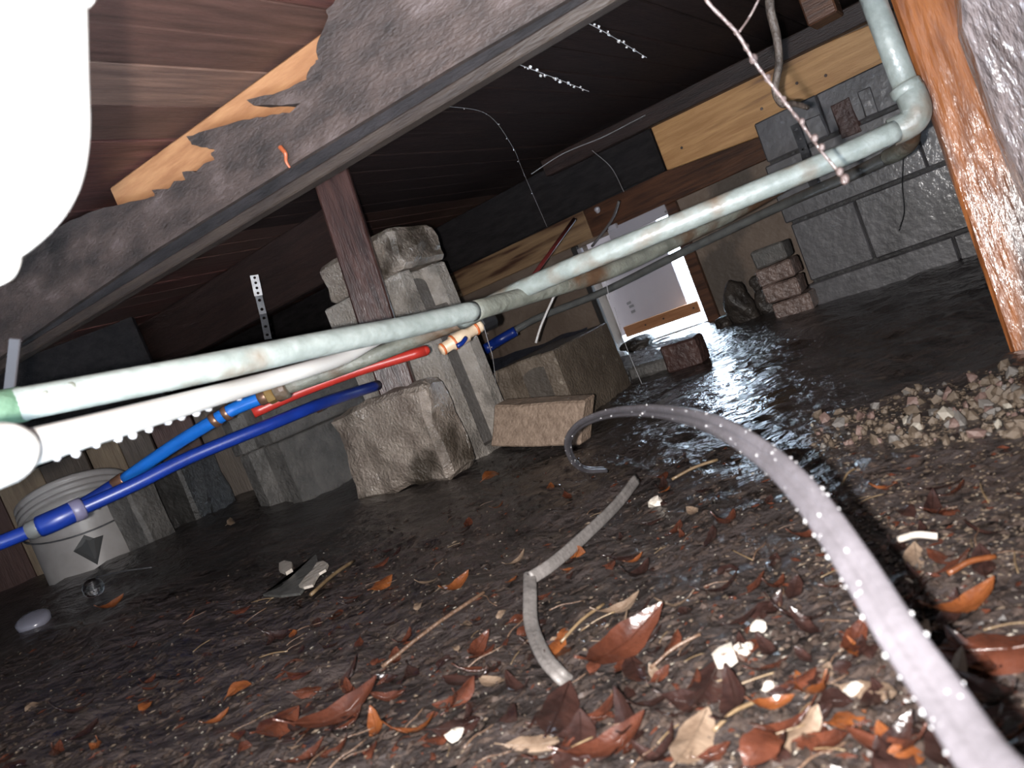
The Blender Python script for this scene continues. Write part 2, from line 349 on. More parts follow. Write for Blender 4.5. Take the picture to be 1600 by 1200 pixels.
# ---- foundation wall at the back, with the access opening
TB = 3.07
sL, zT = PT(905, 387, TB), 0
def sof(v): return v.dot(E1)
oTL, oTR, oBR, oBL = PT(905, 386, TB), PT(1043, 324, TB), PT(1106, 492, TB), PT(966, 548, TB)
so0, so1 = (sof(oTL) + sof(oBL)) / 2, (sof(oTR) + sof(oBR)) / 2
zo0, zo1 = 0.0, (oTL.z + oTR.z) / 2
wb = empty('wall_back', W(so0, TB, 0), kind='structure')
TW = 0.08
for (a, b, z0, z1) in ((-5.2, so0, -0.1, 0.83), (so1, 2.8, -0.1, 0.83), (so0, so1, zo1, 0.83), (so0, so1, -0.1, zo0)):
    build('wall_panel', box(W(a, TB, z0), E1 * (b - a), E2 * TW, EZ * (z1 - z0)), M_parge, wb)
# other sides of the crawl space, closed all round
struct('wall_front', box(W(-5.2, -1.7, -0.1), E1 * 8, E2 * 0.1, EZ * 0.93), M_shell)
struct('wall_right', box(W(2.7, -1.7, -0.1), E1 * 0.1, E2 * 4.8, EZ * 0.93), M_shell)
struct('wall_left', box(W(-5.2, -1.7, -0.1), E1 * 0.1, E2 * 4.8, EZ * 0.93), M_shell)

# jambs of the opening
tj = empty('trim_1', W(so1, TB - 0.01, 0), kind='structure')
build('jamb', box(W(so1 - 0.002, TB - 0.025, -0.02), E1 * 0.05, E2 * 0.12, EZ * (zo1 + 0.03), bev=0.003), M_brownsill, tj)
build('jamb', box(W(so0 - 0.03, TB - 0.02, -0.02), E1 * 0.03, E2 * 0.10, EZ * (zo1 + 0.03), bev=0.003), M_boardw4, tj)

# ---- dark block wall on the right
TD = 2.44
wd_ = empty('wall_block', W(-0.6, TD, 0), kind='structure')
build('mortar', box(W(-0.585, TD + 0.012, -0.1), E1 * 3.2, E2 * 0.12, EZ * 0.675), M_mortar, wd_)
for row, (z0, z1) in enumerate(((-0.11, 0.066), (0.074, 0.256), (0.264, 0.446), (0.454, 0.575))):
    ss = -0.6 - (0.2 if row % 2 else 0); k = 0
    while ss < 2.4:
        a = max(ss, -0.6 + 0.012 * (row % 2)); e = ss + 0.3965
        build('block', box(W(a, TD + random.uniform(-0.004, 0.003), z0), E1 * (e - a), E2 * 0.15, EZ * (z1 - z0), bev=0.004, cuts=2, rough=0.0012, seed=row * 9 + k), M_blockwall, wd_)
        ss += 0.398; k += 1

# ---- board skirting behind the bucket on the left
a0, a1 = PZ(-130, 985, 0.09), PZ(470, 755, 0.05)
ws = empty('wall_skirting', (a0 + a1) / 2, kind='structure')
dv = (a1 - a0); ln = dv.length; dv.normalize(); nv = Vector((-dv.y, dv.x, 0))
if nv.y < 0: nv = -nv
build('rim_board', box(a0 - dv * 0.6 + nv * 0.0 + EZ * 0.37, dv * (ln + 0.30), nv * 0.035, EZ * 0.45, bev=0.003), M_black, ws)
u = 0; k = 0
seq = [0, 0, 2, 1, 0, 1, 0, 2, 0, 3, 3, 0, 3, 0, 3, 3, 0, 3]
while u < ln:
    bw = random.uniform(0.10, 0.17)
    mt = (M_boardw1, M_boardw2, M_boardw3, M_boardw4)[seq[k % len(seq)]]
    build('board', box(a0 + dv * u + nv * random.uniform(0, 0.02) - EZ * 0.15, dv * (bw - 0.006), nv * 0.02, EZ * 0.52, bev=0.002), mt, ws)
    u += bw; k += 1

# ================================================================== TIMBERS
# ---- near rotted joist: its side face with the ragged top edge, traced on its own upright plane
b0, b1 = PZ(917, 0, 0.62), PZ(245, 413, 0.62)
bd = (b1 - b0).normalized(); bn = Vector((-bd.y, bd.x, 0))
if bn.y < 0: bn = -bn
def on_beam(x, y, off=0.0):
    v = ray(x, y); o = b0 + bn * off; return CP + v * ((o - CP).dot(bn) / v.dot(bn))
rj = empty('rotted_joist', b0, 'near dark rotted floor joist with a ragged torn upper edge', 'joist')
lo = [(1150, -140), (917, -19), (700, 108), (480, 243), (360, 318), (245, 389), (120, 474), (-60, 600)]
top = [(-70, 520), (-10, 440), (12, 405), (60, 372), (110, 345), (150, 328), (190, 318), (225, 312), (242, 306), (238, 297), (262, 296), (272, 284), (290, 281), (285, 268), (305, 268), (318, 256), (336, 249), (329, 241), (336, 234), (322, 231), (300, 226),
       (292, 214), (320, 204), (370, 190), (400, 184), (435, 178), (452, 176), (470, 162), (440, 164), (398, 165), (386, 156), (425, 147), (450, 138), (478, 124), (480, 112), (489, 101), (497, 92), (494, 78), (498, 60), (505, 45), (512, 28), (510, 15), (522, 4), (535, -30), (560, -60), (760, -220), (1000, -330)]
def rag(q):
    out = []
    for i in range(len(q) - 1):
        for k in range(3):
            t = k / 3; x = q[i][0] * (1 - t) + q[i + 1][0] * t; y = q[i][1] * (1 - t) + q[i + 1][1] * t
            if 2 < i < len(q) - 5: x += random.uniform(-1.1, 1.1); y += random.uniform(-1.1, 1.1)
            out.append((x, y))
    return out + [q[-1]]
face = [on_beam(*q) for q in lo] + [on_beam(*q) for q in rag(top)]
for q in face: q.z = min(q.z, 0.803)
nf = len(face)
tri = tessellate_polygon([[Vector(((q - b0).dot(bd), q.z, 0)) for q in face]])
build('weathered_side', (face + [q + bn * 0.036 for q in face], [tuple(t) for t in tri] + [tuple(nf + i for i in t[::-1]) for t in tri] + [(i, nf + i, nf + (i + 1) % nf, (i + 1) % nf) for i in range(nf)]), M_rot, rj)
zl = [on_beam(*q).z for q in lo]
bb0, bb1 = b0 - bd * 0.6, b1 + bd * 1.6
build('lower_edge', box(bb0 + bn * 0.012 + EZ * 0.0, bb1 - bb0, bn * 0.03, EZ * 0.035, bev=0.003), M_black, rj)
build('batten', box(bb0 - EZ * 0.016 + bn * 0.004, bb1 - bb0, bn * 0.028, EZ * 0.018, bev=0.002), M_batten, rj)
# small orange scrap stuck on its side
build('orange_scrap', tube(spline([on_beam(438, 230, -0.004), on_beam(446, 240, -0.008), on_beam(447, 252, -0.006), on_beam(453, 262, -0.003)], 4), lambda t: 0.0035 * (1 - 0.5 * t), 8), M_orangebit, rj)
# ---- clean joist sistered behind it
nj0, nj1 = on_beam(820, -210, 0.045), on_beam(178, 312, 0.045)
nj0.z = nj1.z = 0.625
tag(build('sister_joist', box(nj0, nj1 - nj0, bn * 0.038, EZ * 0.172, bev=0.003), M_newwood), 'clean tan joist showing behind the torn edge of the rotted joist', 'joist')
# ---- joist further in, left
j0, j1 = PT(522, 300, 1.62), PT(60, 625, 1.62)
tag(build('floor_joist', box(W(sof(j1), 1.62, 0.615), E1 * (sof(j0) - sof(j1)), E2 * 0.04, EZ * 0.185, bev=0.004, cuts=2, rough=0.003), M_blackbrown), 'dark floor joist above the perforated white strap, left of the pier', 'joist')
# ---- black beam and pale board in line, over the block wall
k0, k1 = PT(690, 432, 2.53), PT(1023, 268, 2.53)
zb = 0.578
tag(build('girder', box(W(sof(k0) - 2.2, 2.53, zb), E1 * (sof(PT(1024, 226, 2.53)) - sof(k0) + 2.2), E2 * 0.045, EZ * 0.19, bev=0.004, cuts=2, rough=0.002), M_black), 'black stained beam in the middle, its end butting the pale board', 'beam')
q0 = sof(PT(1024, 226, 2.53))
q1 = PT(1350, 150, 2.53)
rzb = q1.z - zb
lb = empty('pale_board', W(q0, 2.535, zb), 'pale pine board with knots, under the hanging root, right of the black beam', 'board')
sl = sof(q1) - q0
pb = W(q0 + 0.002, 2.54, zb - 0.004)
build('timber', box(pb, E1 * (sl * 1.12) + EZ * rzb * 1.12, E2 * 0.04, EZ * 0.185, bev=0.003), M_light, lb)
for (x, y) in ((1065, 231), (1190, 170), (1290, 118), (1245, 130)):
    c = PT(x, y, 2.5395); build('knot', lathe(c, c + E2 * 0.003, [(0, 0.004), (0.5, 0.006), (1, 0.006)], 10), M_post, lb)
# dark upper ledger over the pale board
tag(build('ledger_board', box(W(q0 - 0.4, 2.486, zb + 0.155), E1 * 1.8 + EZ * rzb, E2 * 0.04, EZ * 0.06, bev=0.003), M_blackbrown), 'dark ledger running along the top of the pale board', 'board')
# sill over the back wall
sg = empty('sill_plate', W(so0, TB - 0.03, zo1), 'tan and brown sill timber along the back wall above the white panel', 'sill')
build('timber', box(W(-3, TB - 0.035, zo1 + 0.01), E1 * (so0 + 3.0 + 0.1), E2 * 0.03, EZ * 0.17, bev=0.003), M_sill, sg)
build('timber', box(W(so0 + 0.1, TB - 0.032, zo1 + 0.01), E1 * 2.4, E2 * 0.03, EZ * 0.20, bev=0.003), M_brownsill, sg)
# blocking pieces between pale board and block wall
for (x, y, w_, h_, mt, lbx) in ((1323, 185, 0.06, 0.11, M_redbrick, 'wet dull red block standing on the dark wall beside the pipe riser'), (1278, 200, 0.05, 0.07, M_blockwall, 'grey block standing on the dark wall left of the red block'), (1358, 160, 0.04, 0.08, M_blockwall, 'small grey block on the dark wall against the pipe riser')):
    c = PT(x, y, 2.46)
    tag(build('blocking', cbox(c, E1, E2, EZ, w_, 0.05, h_, bev=0.005, cuts=2, rough=0.004, seed=x), mt), lbx, 'block')
# reddish board end at the top
c = PT(1283, 10, 2.3)
tag(build('board_end', cbox(c + EZ * 0.03, E1, E2, EZ, 0.075, 0.10, 0.14, bev=0.004), M_brownsill), 'short reddish board end at the top edge above the pale board', 'board')

# ---- right hand post, wet orange wood
pb_ = PG(1588, 548)
c0 = P(1577, 545, 1.10); c1 = P(1390, 0, 1.10)
c0.z -= 0.03
axp = (c1 - c0).normalized()
pw = E1.copy(); pd = Vector((-pw.y, pw.x, 0))
c1e = c1 + axp * 0.12
wp = empty('support_post', c0, 'wet orange-brown wooden post at the right edge', 'post')
build('timber', box(c0, pw * 0.15, pd * 0.085, c1e - c0, bev=0.006, cuts=3, rough=0.003, seed=3), M_orange, wp)
# wet grey board against the post
g0, g1 = P(1502, 0, 0.90), P(1600, 275, 0.90)
gb = [P(1490, -60, 0.90), P(1501, 0, 0.90), P(1504, 40, 0.90), P(1532, 115, 0.90), P(1556, 180, 0.90), P(1577, 235, 0.905), P(1600, 290, 0.91), P(1622, 340, 0.91), P(1700, 380, 0.91), P(1760, -60, 0.91)]
tag(build('wet_board', prism(gb, FW * 0.03 + RT * 0.012), M_wetgrey), 'grey wet board beaded with droplets in the top right corner', 'board')
# ---- dark red wooden post at the pier
p0, p1 = P(590, 606, 1.86), P(494, 300, 1.86)
pr = P(650, 602, 1.86)
pvec = pr - p0; pvec.z = 0; pvec = pvec.normalized() * 0.088
pt_ = P(492, 292, 1.84); dirp = (pt_ - p0); dirp *= 1.10
tag(build('wooden_post', box(p0 - dirp * 0.12, pvec, Vector((-pvec.y, pvec.x, 0)).normalized() * 0.04, dirp * 1.12, bev=0.004, cuts=2, rough=0.002), M_post), 'dark red-brown wooden post leaning in front of the concrete block pier', 'post')

# ================================================================== MASONRY
corner = Vector((-0.150, 1.945, 0)); E1n = -E1
pc = corner + E2 * 0.095 + E1n * 0.15
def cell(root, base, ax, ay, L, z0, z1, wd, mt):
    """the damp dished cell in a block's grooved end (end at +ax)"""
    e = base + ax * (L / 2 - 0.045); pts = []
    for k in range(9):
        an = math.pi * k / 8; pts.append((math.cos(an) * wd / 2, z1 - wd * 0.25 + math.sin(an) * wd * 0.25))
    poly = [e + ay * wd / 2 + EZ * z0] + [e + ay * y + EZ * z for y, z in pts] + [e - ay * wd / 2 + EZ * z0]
    build('end_cell_shade', prism(poly, ax * 0.004), mt, root)
M_cellshade = mat('shaded_concrete', (0.085, 0.078, 0.074), (0.135, 0.125, 0.118), 14, 0.6, 0.35, 90)  # darker concrete for the end recesses, their shade put into the colour
for (z0, H, lab, dx) in ((-0.02, 0.385, 'tall pale concrete block at the foot of the pier, grooved end facing the paver', 0.0), (0.367, 0.155, 'pale concrete block of the pier under the rough cap block', 0.010)):
    bc = pc + E1n * dx
    e_ = empty('concrete_block', bc + EZ * z0, lab, 'concrete block', 'blocks of the pier')
    build('body', cmu(bc + EZ * z0, E1, E2, L=0.30, H=H, notch=0.045, seed=int(H * 100)), M_conc, e_)
    cell(e_, bc, E1, E2, 0.30, z0 + 0.045, z0 + H - 0.02, 0.082, M_cellshade)
    build('lip', box(bc + E1 * 0.104 - E2 * 0.048 + EZ * (z0 + 0.002), E1 * 0.044, E2 * 0.096, EZ * 0.045, bev=0.004), M_conc, e_)
zz = 0.524
tag(build('cap_block', box(pc - E1n * 0.165 - E2 * 0.10 + EZ * zz, E1n * 0.29, E2 * 0.18, EZ * 0.105, bev=0.012, cuts=4, rough=0.010, seed=2, rs=22), M_concrough), 'rough worn concrete block capping the pier', 'concrete block', 'blocks of the pier')
# broken wet block in front of the pier
fc = P(700, 732, 1.74)
tag(build('broken_block', box(fc - EZ * 0.03, E1n * 0.335, E2 * 0.115, EZ * 0.235 - E1n * 0.015, bev=0.014, cuts=6, rough=0.013, seed=8, rs=16), M_concrough), 'broken wet concrete lump under the foot of the dark red post', 'concrete block')
# tan paver leaning
v0, v1 = P(765, 692, 1.80), P(908, 690, 1.66)
vt = P(770, 633, 1.80) - v0
tag(build('paver_brick', box(v0 - vt * 0.12, v1 - v0, E2 * 0.055, vt * 1.12, bev=0.004, cuts=3, rough=0.003, seed=4), M_paver), 'tan paver brick on edge between the pier and the cable loop', 'brick')
# brown hollow block behind it
cn = PZ(908, 658, 0.0)
rd = (P(985, 592, 2.30) - cn); rd.z = 0; rd.normalize(); ld = Vector((-rd.y, rd.x, 0))
if ld.x > 0: ld = -ld
hb = tag(empty('hollow_block', cn + rd * 0.195 + ld * 0.095), 'brown hollow concrete block lying between paver brick and white panel', 'concrete block')
build('body', cmu(cn + rd * 0.195 + ld * 0.095 - EZ * 0.01, rd, ld, H=0.205, notch=0.045, seed=9), M_concdark, hb)
cell(hb, cn + rd * 0.195 + ld * 0.095, -rd, ld, 0.39, 0.0, 0.165, 0.082, mat('shaded_brown_concrete', (0.042, 0.035, 0.029), (0.07, 0.058, 0.048), 14, 0.6, 0.3, 90))  # recess shade painted in darker brown on this block
# blocks on the left, deeper in
def lblock(name, x, y, d, L, Wd, H, mt, lab, yaw=0, rough=0.006, cut=3):
    c = P(x, y, d); ax = Matrix.Rotation(math.radians(yaw), 3, 'Z') @ E1; ay = Vector((-ax.y, ax.x, 0))
    return tag(build(name, cbox(c + EZ * (H / 2 - 0.03), ax, ay, EZ, L, Wd, H, bev=0.01, cuts=cut, rough=rough, seed=x), mt), lab, 'concrete block')
c = P(512, 738, 2.35); c.z = gz(c.x, c.y) - 0.02
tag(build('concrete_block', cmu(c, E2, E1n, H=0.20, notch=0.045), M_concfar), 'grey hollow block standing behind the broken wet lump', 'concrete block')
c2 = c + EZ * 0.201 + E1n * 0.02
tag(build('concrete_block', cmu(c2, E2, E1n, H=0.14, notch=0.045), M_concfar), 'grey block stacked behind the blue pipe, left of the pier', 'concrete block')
lblock('concrete_slab_piece', 255, 882, 2.2, 0.11, 0.10, 0.30, M_concfar, 'grey upright concrete piece just right of the white bucket', 10, 0.009)
lblock('concrete_lump', 325, 842, 2.48, 0.17, 0.2, 0.30, mat('dark_damp_concrete', (0.022, 0.021, 0.02), (0.042, 0.04, 0.038), 12, 0.5, 0.4, 60), 'dark damp concrete lump below the blue pipes, right of the bucket', 20, 0.012)
lblock('stone_stack', 215, 735, 2.9, 0.16, 0.12, 0.10, M_brick, 'brown stone seen between the blue pipes above the bucket', 5, 0.008)
lblock('stone_stack', 290, 745, 2.95, 0.14, 0.12, 0.13, M_concfar, 'grey stone seen between the two blue pipes', 15, 0.008)
# stack of bricks at the left end of the block wall
bt = 2.40
for i, (x, y, L, mt, lab) in enumerate(((1243, 472, 0.115, M_brick, 'pale wet brick lowest in the stack by the dark block wall'), (1228, 453, 0.105, M_brick, 'second brick from the bottom of the stack by the dark block wall'), (1218, 427, 0.11, M_brick, 'third brick from the bottom of the stack by the dark block wall'), (1210, 403, 0.10, M_concfar, 'topmost grey-brown brick of the stack by the dark block wall'))):
    c = PT(x, y, bt)
    c.z = 0.028 + i * 0.056
    tag(build('brick', cbox(c, E1, E2, EZ, L, 0.10, 0.054, bev=0.005, cuts=3, rough=0.004, seed=i), mt), lab, 'brick', 'bricks stacked by the block wall')
for i, (x, y, sx, sy, sz, lab) in enumerate(((1165, 495, 0.05, 0.05, 0.085, 'tall dark rock leaning on the brown wall right of the panel'), (1203, 486, 0.035, 0.04, 0.055, 'dark rock between the tall rock and the brick stack'), (1132, 507, 0.03, 0.035, 0.025, 'low dark rock at the foot of the wooden jamb'), (1185, 455, 0.02, 0.02, 0.03, 'small dark stone on top of the rocks by the brick stack'))):
    c = PT(x, y, 2.62); c.z = sz * 0.7 + (0.09 if i == 3 else 0)
    tag(build('rock', at(ico(3, (sx, sy, sz), 0.5, i), c), M_rock, smooth=True), lab, 'rock')
c = PG(1078, 572)
tag(build('red_brick', cbox(c + EZ * 0.04, E1, E2, EZ, 0.11, 0.08, 0.08, bev=0.006, cuts=3, rough=0.004, seed=6), M_redbrick), 'dull red brick on the mud in front of the white panel', 'brick')
c = PG(1025, 580)
tag(build('flat_stone', cbox(c + EZ * 0.015, E1, E2, EZ, 0.14, 0.08, 0.04, bev=0.008, cuts=3, rough=0.008, seed=11), M_concfar), 'flat grey stone left of the dull red brick', 'stone')
c = PG(1000, 545)
tag(build('dark_stone', at(ico(3, (0.07, 0.06, 0.035), 0.5, 21), c + EZ * 0.02), M_rock, smooth=True), 'dark stone at the lower left corner of the white panel', 'rock')
# slate blue plastic behind the hollow block
n0, n1 = PZ(745, 620, 0.0), PZ(955, 548, 0.0)
def sheet():
    V, Fc = [], []; NU, NV = 26, 10
    q0_, q1_ = W(sof(n0), 2.75, 0), W(sof(n1) + 0.02, 2.75, 0)
    for i in range(NU):
        for j in range(NV):
            b = q0_.lerp(q1_, i / (NU - 1)) + E2 * (j / (NV - 1) * 0.28)
            h = 0.03 + 0.14 * (j / (NV - 1)) + 0.02 * noise.noise(b * 9) - 0.02 * i / NU
            V.append(b + EZ * h)
    k = len(V); V += [v - EZ * 0.004 for v in V]
    for i in range(NU - 1):
        for j in range(NV - 1):
            a = i * NV + j; Fc.append((a, a + 1, a + NV + 1, a + NV)); Fc.append((k + a, k + a + NV, k + a + NV + 1, k + a + 1))
    return V, Fc
tag(build('plastic_sheet', sheet(), M_tarp, smooth=True), 'slate blue plastic sheet on the ground behind the brown hollow block', 'plastic sheet')

# ================================================================== WHITE ACCESS PANEL
tp = TB + 0.17
ap = empty('access_panel', W((so0 + so1) / 2, tp, 0), 'white access panel with a brown batten, daylight glowing round its edges', 'panel')
build('sheet', box(W(so0 - 0.16, tp, 0.045), E1 * (so1 - so0 + 0.16 - 0.135), E2 * 0.012, EZ * (zo1 + 0.12), bev=0.002), M_sheet, ap)
ba0, ba1 = PT(977, 522, TB + 0.10), PT(1092, 478, TB + 0.10)
zbm = (ba0.z + ba1.z) / 2
bt_ = build('batten', box(W(sof(ba0), TB + 0.10, zbm - 0.022), E1 * (sof(ba1) - sof(ba0)), E2 * 0.03, EZ * 0.05, bev=0.002), M_boardbrown, ap)
for k in (0.3, 0.55, 0.95):
    c = W(sof(ba0) + k * (sof(ba1) - sof(ba0)) * 0.98, TB + 0.098, zbm + 0.004); build('nail_head', lathe(c, c + E2 * 0.004, [(0, 0.004), (1, 0.005)], 10), M_post, bt_)
c = PT(1010, 500, tp - 0.002)
for (x, y) in ((984, 482), (987, 490), (980, 477)):
    c = PT(x, y, tp - 0.0025); build('printed_mark', box(c, E1 * 0.022 + EZ * 0.002, E2 * 0.002, EZ * 0.012), M_mark, ap)
# white frame strip round the opening on the inside
wf = empty('panel_frame', W(so0, TB - 0.04, zo1), 'white frame strip along the top of the access opening', 'frame')
f0, f1 = PT(952, 362, TB - 0.03), PT(1044, 330, TB - 0.03)
build('strip', box(W(sof(f0), TB - 0.045, (f0.z + f1.z) / 2 - 0.025), E1 * (sof(f1) - sof(f0)), E2 * 0.008, EZ * 0.045, bev=0.002), M_sheet, wf)
c = PT(1040, 331, TB - 0.046); build('screw_hole', lathe(c, c + E2 * 0.003, [(0, 0.005), (1, 0.005)], 10), M_mark, wf)
c = PT(908, 395, TB - 0.03); build('clip', cbox(c, E1, E2, EZ, 0.022, 0.02, 0.04, bev=0.003), M_sheet, wf)
c = PT(958, 355, TB - 0.05); build('clip', cbox(c, E1, E2, EZ, 0.04, 0.02, 0.022, bev=0.003), M_sheet, wf)
c = P(933, 328, 3.0)
tag(build('white_clip', at(ico(2, (0.012, 0.012, 0.013), 0.4, 3), c), M_sheet, smooth=True), 'tiny white clip under the black beam, above the white panel', 'clip')

# ================================================================== PIPES
def pipe(name, pts, r, mt, lab, n=8, seg=18, cat='pipe'):
    return tag(build(name, tube(spline([P(*q) for q in pts], n), r, seg), mt, smooth=True), lab, cat)
def piperoot(name, pts, r, mt, lab, n=8, seg=18):
    sp = spline([P(*q) for q in pts], n)
    e = empty(name, sp[len(sp) // 2], lab, 'pipe')
    build('tube', tube(sp, r, seg), mt, e, smooth=True); return e, sp
# A: from near left to the back right
ptA = [(-160, 672, 0.60), (0, 638, 0.665), (300, 580, 0.77), (500, 538, 0.90), (640, 510, 1.03), (740, 486, 1.13), (850, 454, 1.28), (950, 424, 1.40), (1060, 374, 1.52), (1160, 326, 1.62), (1250, 276, 1.72), (1330, 238, 1.80)]
eA, spA = piperoot('galvanised_pipe', ptA[:6], 0.0150, M_galv, 'thick pale green galvanised pipe running in from the left edge', 10)
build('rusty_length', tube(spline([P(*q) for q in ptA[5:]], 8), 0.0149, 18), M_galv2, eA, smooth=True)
a, b = P(-30, 645, 0.648), P(42, 630, 0.685)
build('green_sleeve', ring(a, b, 0.0160, 24), mat('green_patina', (0.05, 0.10, 0.062), (0.09, 0.15, 0.10), 40, 0.5, 0.2, 80, c3=(0.16, 0.15, 0.11), c3scale=12), eA, smooth=True)
for (x, y, r) in ((68, 616, 0.004), (80, 622, 0.005), (110, 606, 0.006), (112, 622, 0.004), (210, 594, 0.003)):
    c = P(x, y, 0.677 + (x - 68) * 0.00037); build('rust_spot', at(ico(2, (r, r * 0.6, r * 0.8), 0.4, x), c), M_galv2, eA, smooth=True)
# B: from the riser on the right, crossing behind A
ptB = [(1400, 205, 1.05), (1300, 250, 1.06), (1150, 312, 1.08), (1000, 374, 1.12), (880, 424, 1.18), (790, 464, 1.26), (720, 502, 1.33), (620, 542, 1.37), (520, 580, 1.38), (445, 606, 1.38)]
eB, spB = piperoot('galvanised_pipe', ptB[:7], 0.0152, M_galv, 'galvanised water pipe from the riser elbow on the right, crossing behind the thick one', 8)
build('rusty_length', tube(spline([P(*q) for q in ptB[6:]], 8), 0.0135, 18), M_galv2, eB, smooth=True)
# riser
rt_ = P(1330, -90, 1.10); rb_ = P(1428, 168, 1.06)
eR = empty('pipe_riser', rb_, 'pale green vertical pipe with elbow beside the orange post', 'pipe')
build('tube', tube([rt_, rb_], 0.0165, 18), M_galv, eR, smooth=True)
build('elbow', tube(spline([P(1420, 140, 1.06), P(1430, 165, 1.055), P(1431, 180, 1.055), P(1420, 194, 1.06), P(1392, 208, 1.07)], 6), lambda t: 0.0195, 20), M_galv, eR, smooth=True)
a, b = P(1412, 132, 1.061), P(1420, 146, 1.06)
build('collar', ring(a, b, 0.021, 20), M_galv, eR, smooth=True)
# C: thin dark pipe behind
eC, spC = piperoot('thin_pipe', [(1421, 196, 1.12), (1422, 220, 1.16), (1396, 241, 1.25), (1322, 277, 1.50), (1225, 319, 1.85), (1067, 394, 2.2), (940, 457, 2.45), (840, 497, 2.6), (790, 525, 2.65)], 0.0118, M_darkpipe, 'thin dark grey pipe low behind the galvanised ones, passing before the white panel', 8, 14)
build('elbow', tube(spline([P(1421, 200, 1.12), P(1422, 220, 1.16), P(1404, 237, 1.22), P(1388, 245, 1.28)], 6), 0.0135, 14), M_galv2, eC, smooth=True)
build('blue_end', tube(spline([P(806, 517, 2.62), P(780, 532, 2.63), P(758, 546, 2.6)], 5), 0.0175, 14), M_dblue, eC, smooth=True)
# brass coupling at the left end of B and the blue line from it
sp = [P(440, 608, 1.36), P(428, 613, 1.36)]
build('coupling', ring(P(448, 604, 1.372), P(430, 612, 1.372), 0.021), M_galv2, eB, smooth=True)
build('brass_nut', ring(P(430, 612, 1.372), P(417, 618, 1.372), 0.0185, 8), M_brass, eB)
e1, s1 = piperoot('blue_pipe', [(415, 619, 1.372), (370, 637, 1.37), (343, 652, 1.37), (270, 697, 1.40), (190, 752, 1.43)], 0.0118, M_blue, 'bright blue plastic pipe hanging below the white pipe', 6, 16)
for (x0, y0, x1, y1, d) in ((418, 617, 405, 623, 1.372), (358, 643, 350, 648, 1.37), (340, 653, 332, 659, 1.371), (350, 648, 340, 653, 1.37), (196, 748, 178, 760, 1.43)):
    build('crimp_ring', ring(P(x0, y0, d), P(x1, y1, d), 0.0145 if x0 != 350 else 0.010), M_copper, e1, smooth=True)
build('tee_branch', tube(spline([P(180, 760, 1.43), P(140, 785, 1.42), P(100, 807, 1.40)], 4), 0.015, 16), M_dblue, e1, smooth=True)
e2, s2 = piperoot('blue_pipe', [(-120, 890, 1.22), (0, 848, 1.27), (80, 815, 1.30), (200, 762, 1.36), (300, 713, 1.42), (430, 660, 1.50), (510, 628, 1.60), (590, 602, 1.82)], 0.0122, M_dblue, 'long royal blue plastic pipe lying low across the bucket to the pier', 8, 16)
for (x0, y0, x1, y1, d, r) in ((66, 821, 46, 830, 1.29, 0.0165), (492, 636, 500, 632, 1.585, 0.0145)):
    build('crimp_ring', ring(P(x0, y0, d), P(x1, y1, d), r), M_darkpipe if x0 < 100 else M_copper, e2, smooth=True)
build('tee_body', tube(spline([P(62, 823, 1.292), P(90, 811, 1.30), P(130, 792, 1.325)], 4), 0.0185, 18), M_dblue, e2, smooth=True)
build('pale_band', ring(P(112, 801, 1.31), P(130, 793, 1.322), 0.0195, 20), mat('grey_violet', (0.12, 0.11, 0.17), None, rough=0.4), e2, smooth=True)  # pale grey-violet band round the tee
eD, sD = piperoot('red_pipe', [(395, 645, 1.50), (465, 614, 1.53), (560, 579, 1.57), (664, 548, 1.60)], 0.0112, M_red, 'red plastic pipe ending in front of the pier', 6, 16)
build('end_cap', at(ico(2, (0.0112, 0.0112, 0.0112)), P(664, 548, 1.60)), M_red, eD, smooth=True)
# white pipe near the camera with its drops
eW, spW = piperoot('white_pipe', [(-60, 728, 0.36), (0, 712, 0.41), (100, 684, 0.49), (200, 656, 0.59), (300, 628, 0.72), (400, 600, 0.90), (480, 577, 1.04), (540, 557, 1.18), (600, 524, 1.32), (660, 503, 1.42)], 0.0109, M_pvc, 'overexposed white plastic pipe under the thick galvanised pipe, left', 8, 18)
dm = mesh_of('droplet', ico(2, (1, 1, 1.15)), M_water, True)
for (x, y) in ((88, 714), (118, 709), (184, 685), (207, 680), (232, 670), (283, 651), (306, 645), (325, 637), (372, 620), (262, 658), (150, 694)):
    # depth of the pipe above this point
    d = 0.41 + (0.90 - 0.41) * (x / 400) ** 1.15
    place('droplet', dm, P(x, y - 1, d), (0, 0, 0), 7.0 * d / 1200, eW)
a, b = P(-90, 738, 0.345), P(24, 702, 0.415)
build('coupling', lathe(a, b, [(-0.2, 0.015), (0.0, 0.0165), (0.75, 0.0168), (0.92, 0.0150), (1.0, 0.0118)], 28), M_pvc, eW, smooth=True)
# big white drain elbow in the corner, right beside the flash
dl = empty('drain_pipe', P(38, 100, 0.30), 'large overexposed white drain pipe bend in the top left corner', 'pipe')
dp = [(30, -150, 0.30), (34, -40, 0.30), (37, 100, 0.30), (38, 205, 0.30), (18, 275, 0.30), (-40, 330, 0.30), (-130, 372, 0.30)]
build('bend', tube(spline([P(*q) for q in dp], 8), 0.0222, 32), M_pvc, dl, smooth=True)
build('hub', ring(P(-40, 338, 0.30), P(-120, 372, 0.30), 0.0265, 32), M_pvc, dl, smooth=True)
build('hub', ring(P(33, -20, 0.30), P(31, -120, 0.30), 0.0262, 32), M_pvc, dl, smooth=True)
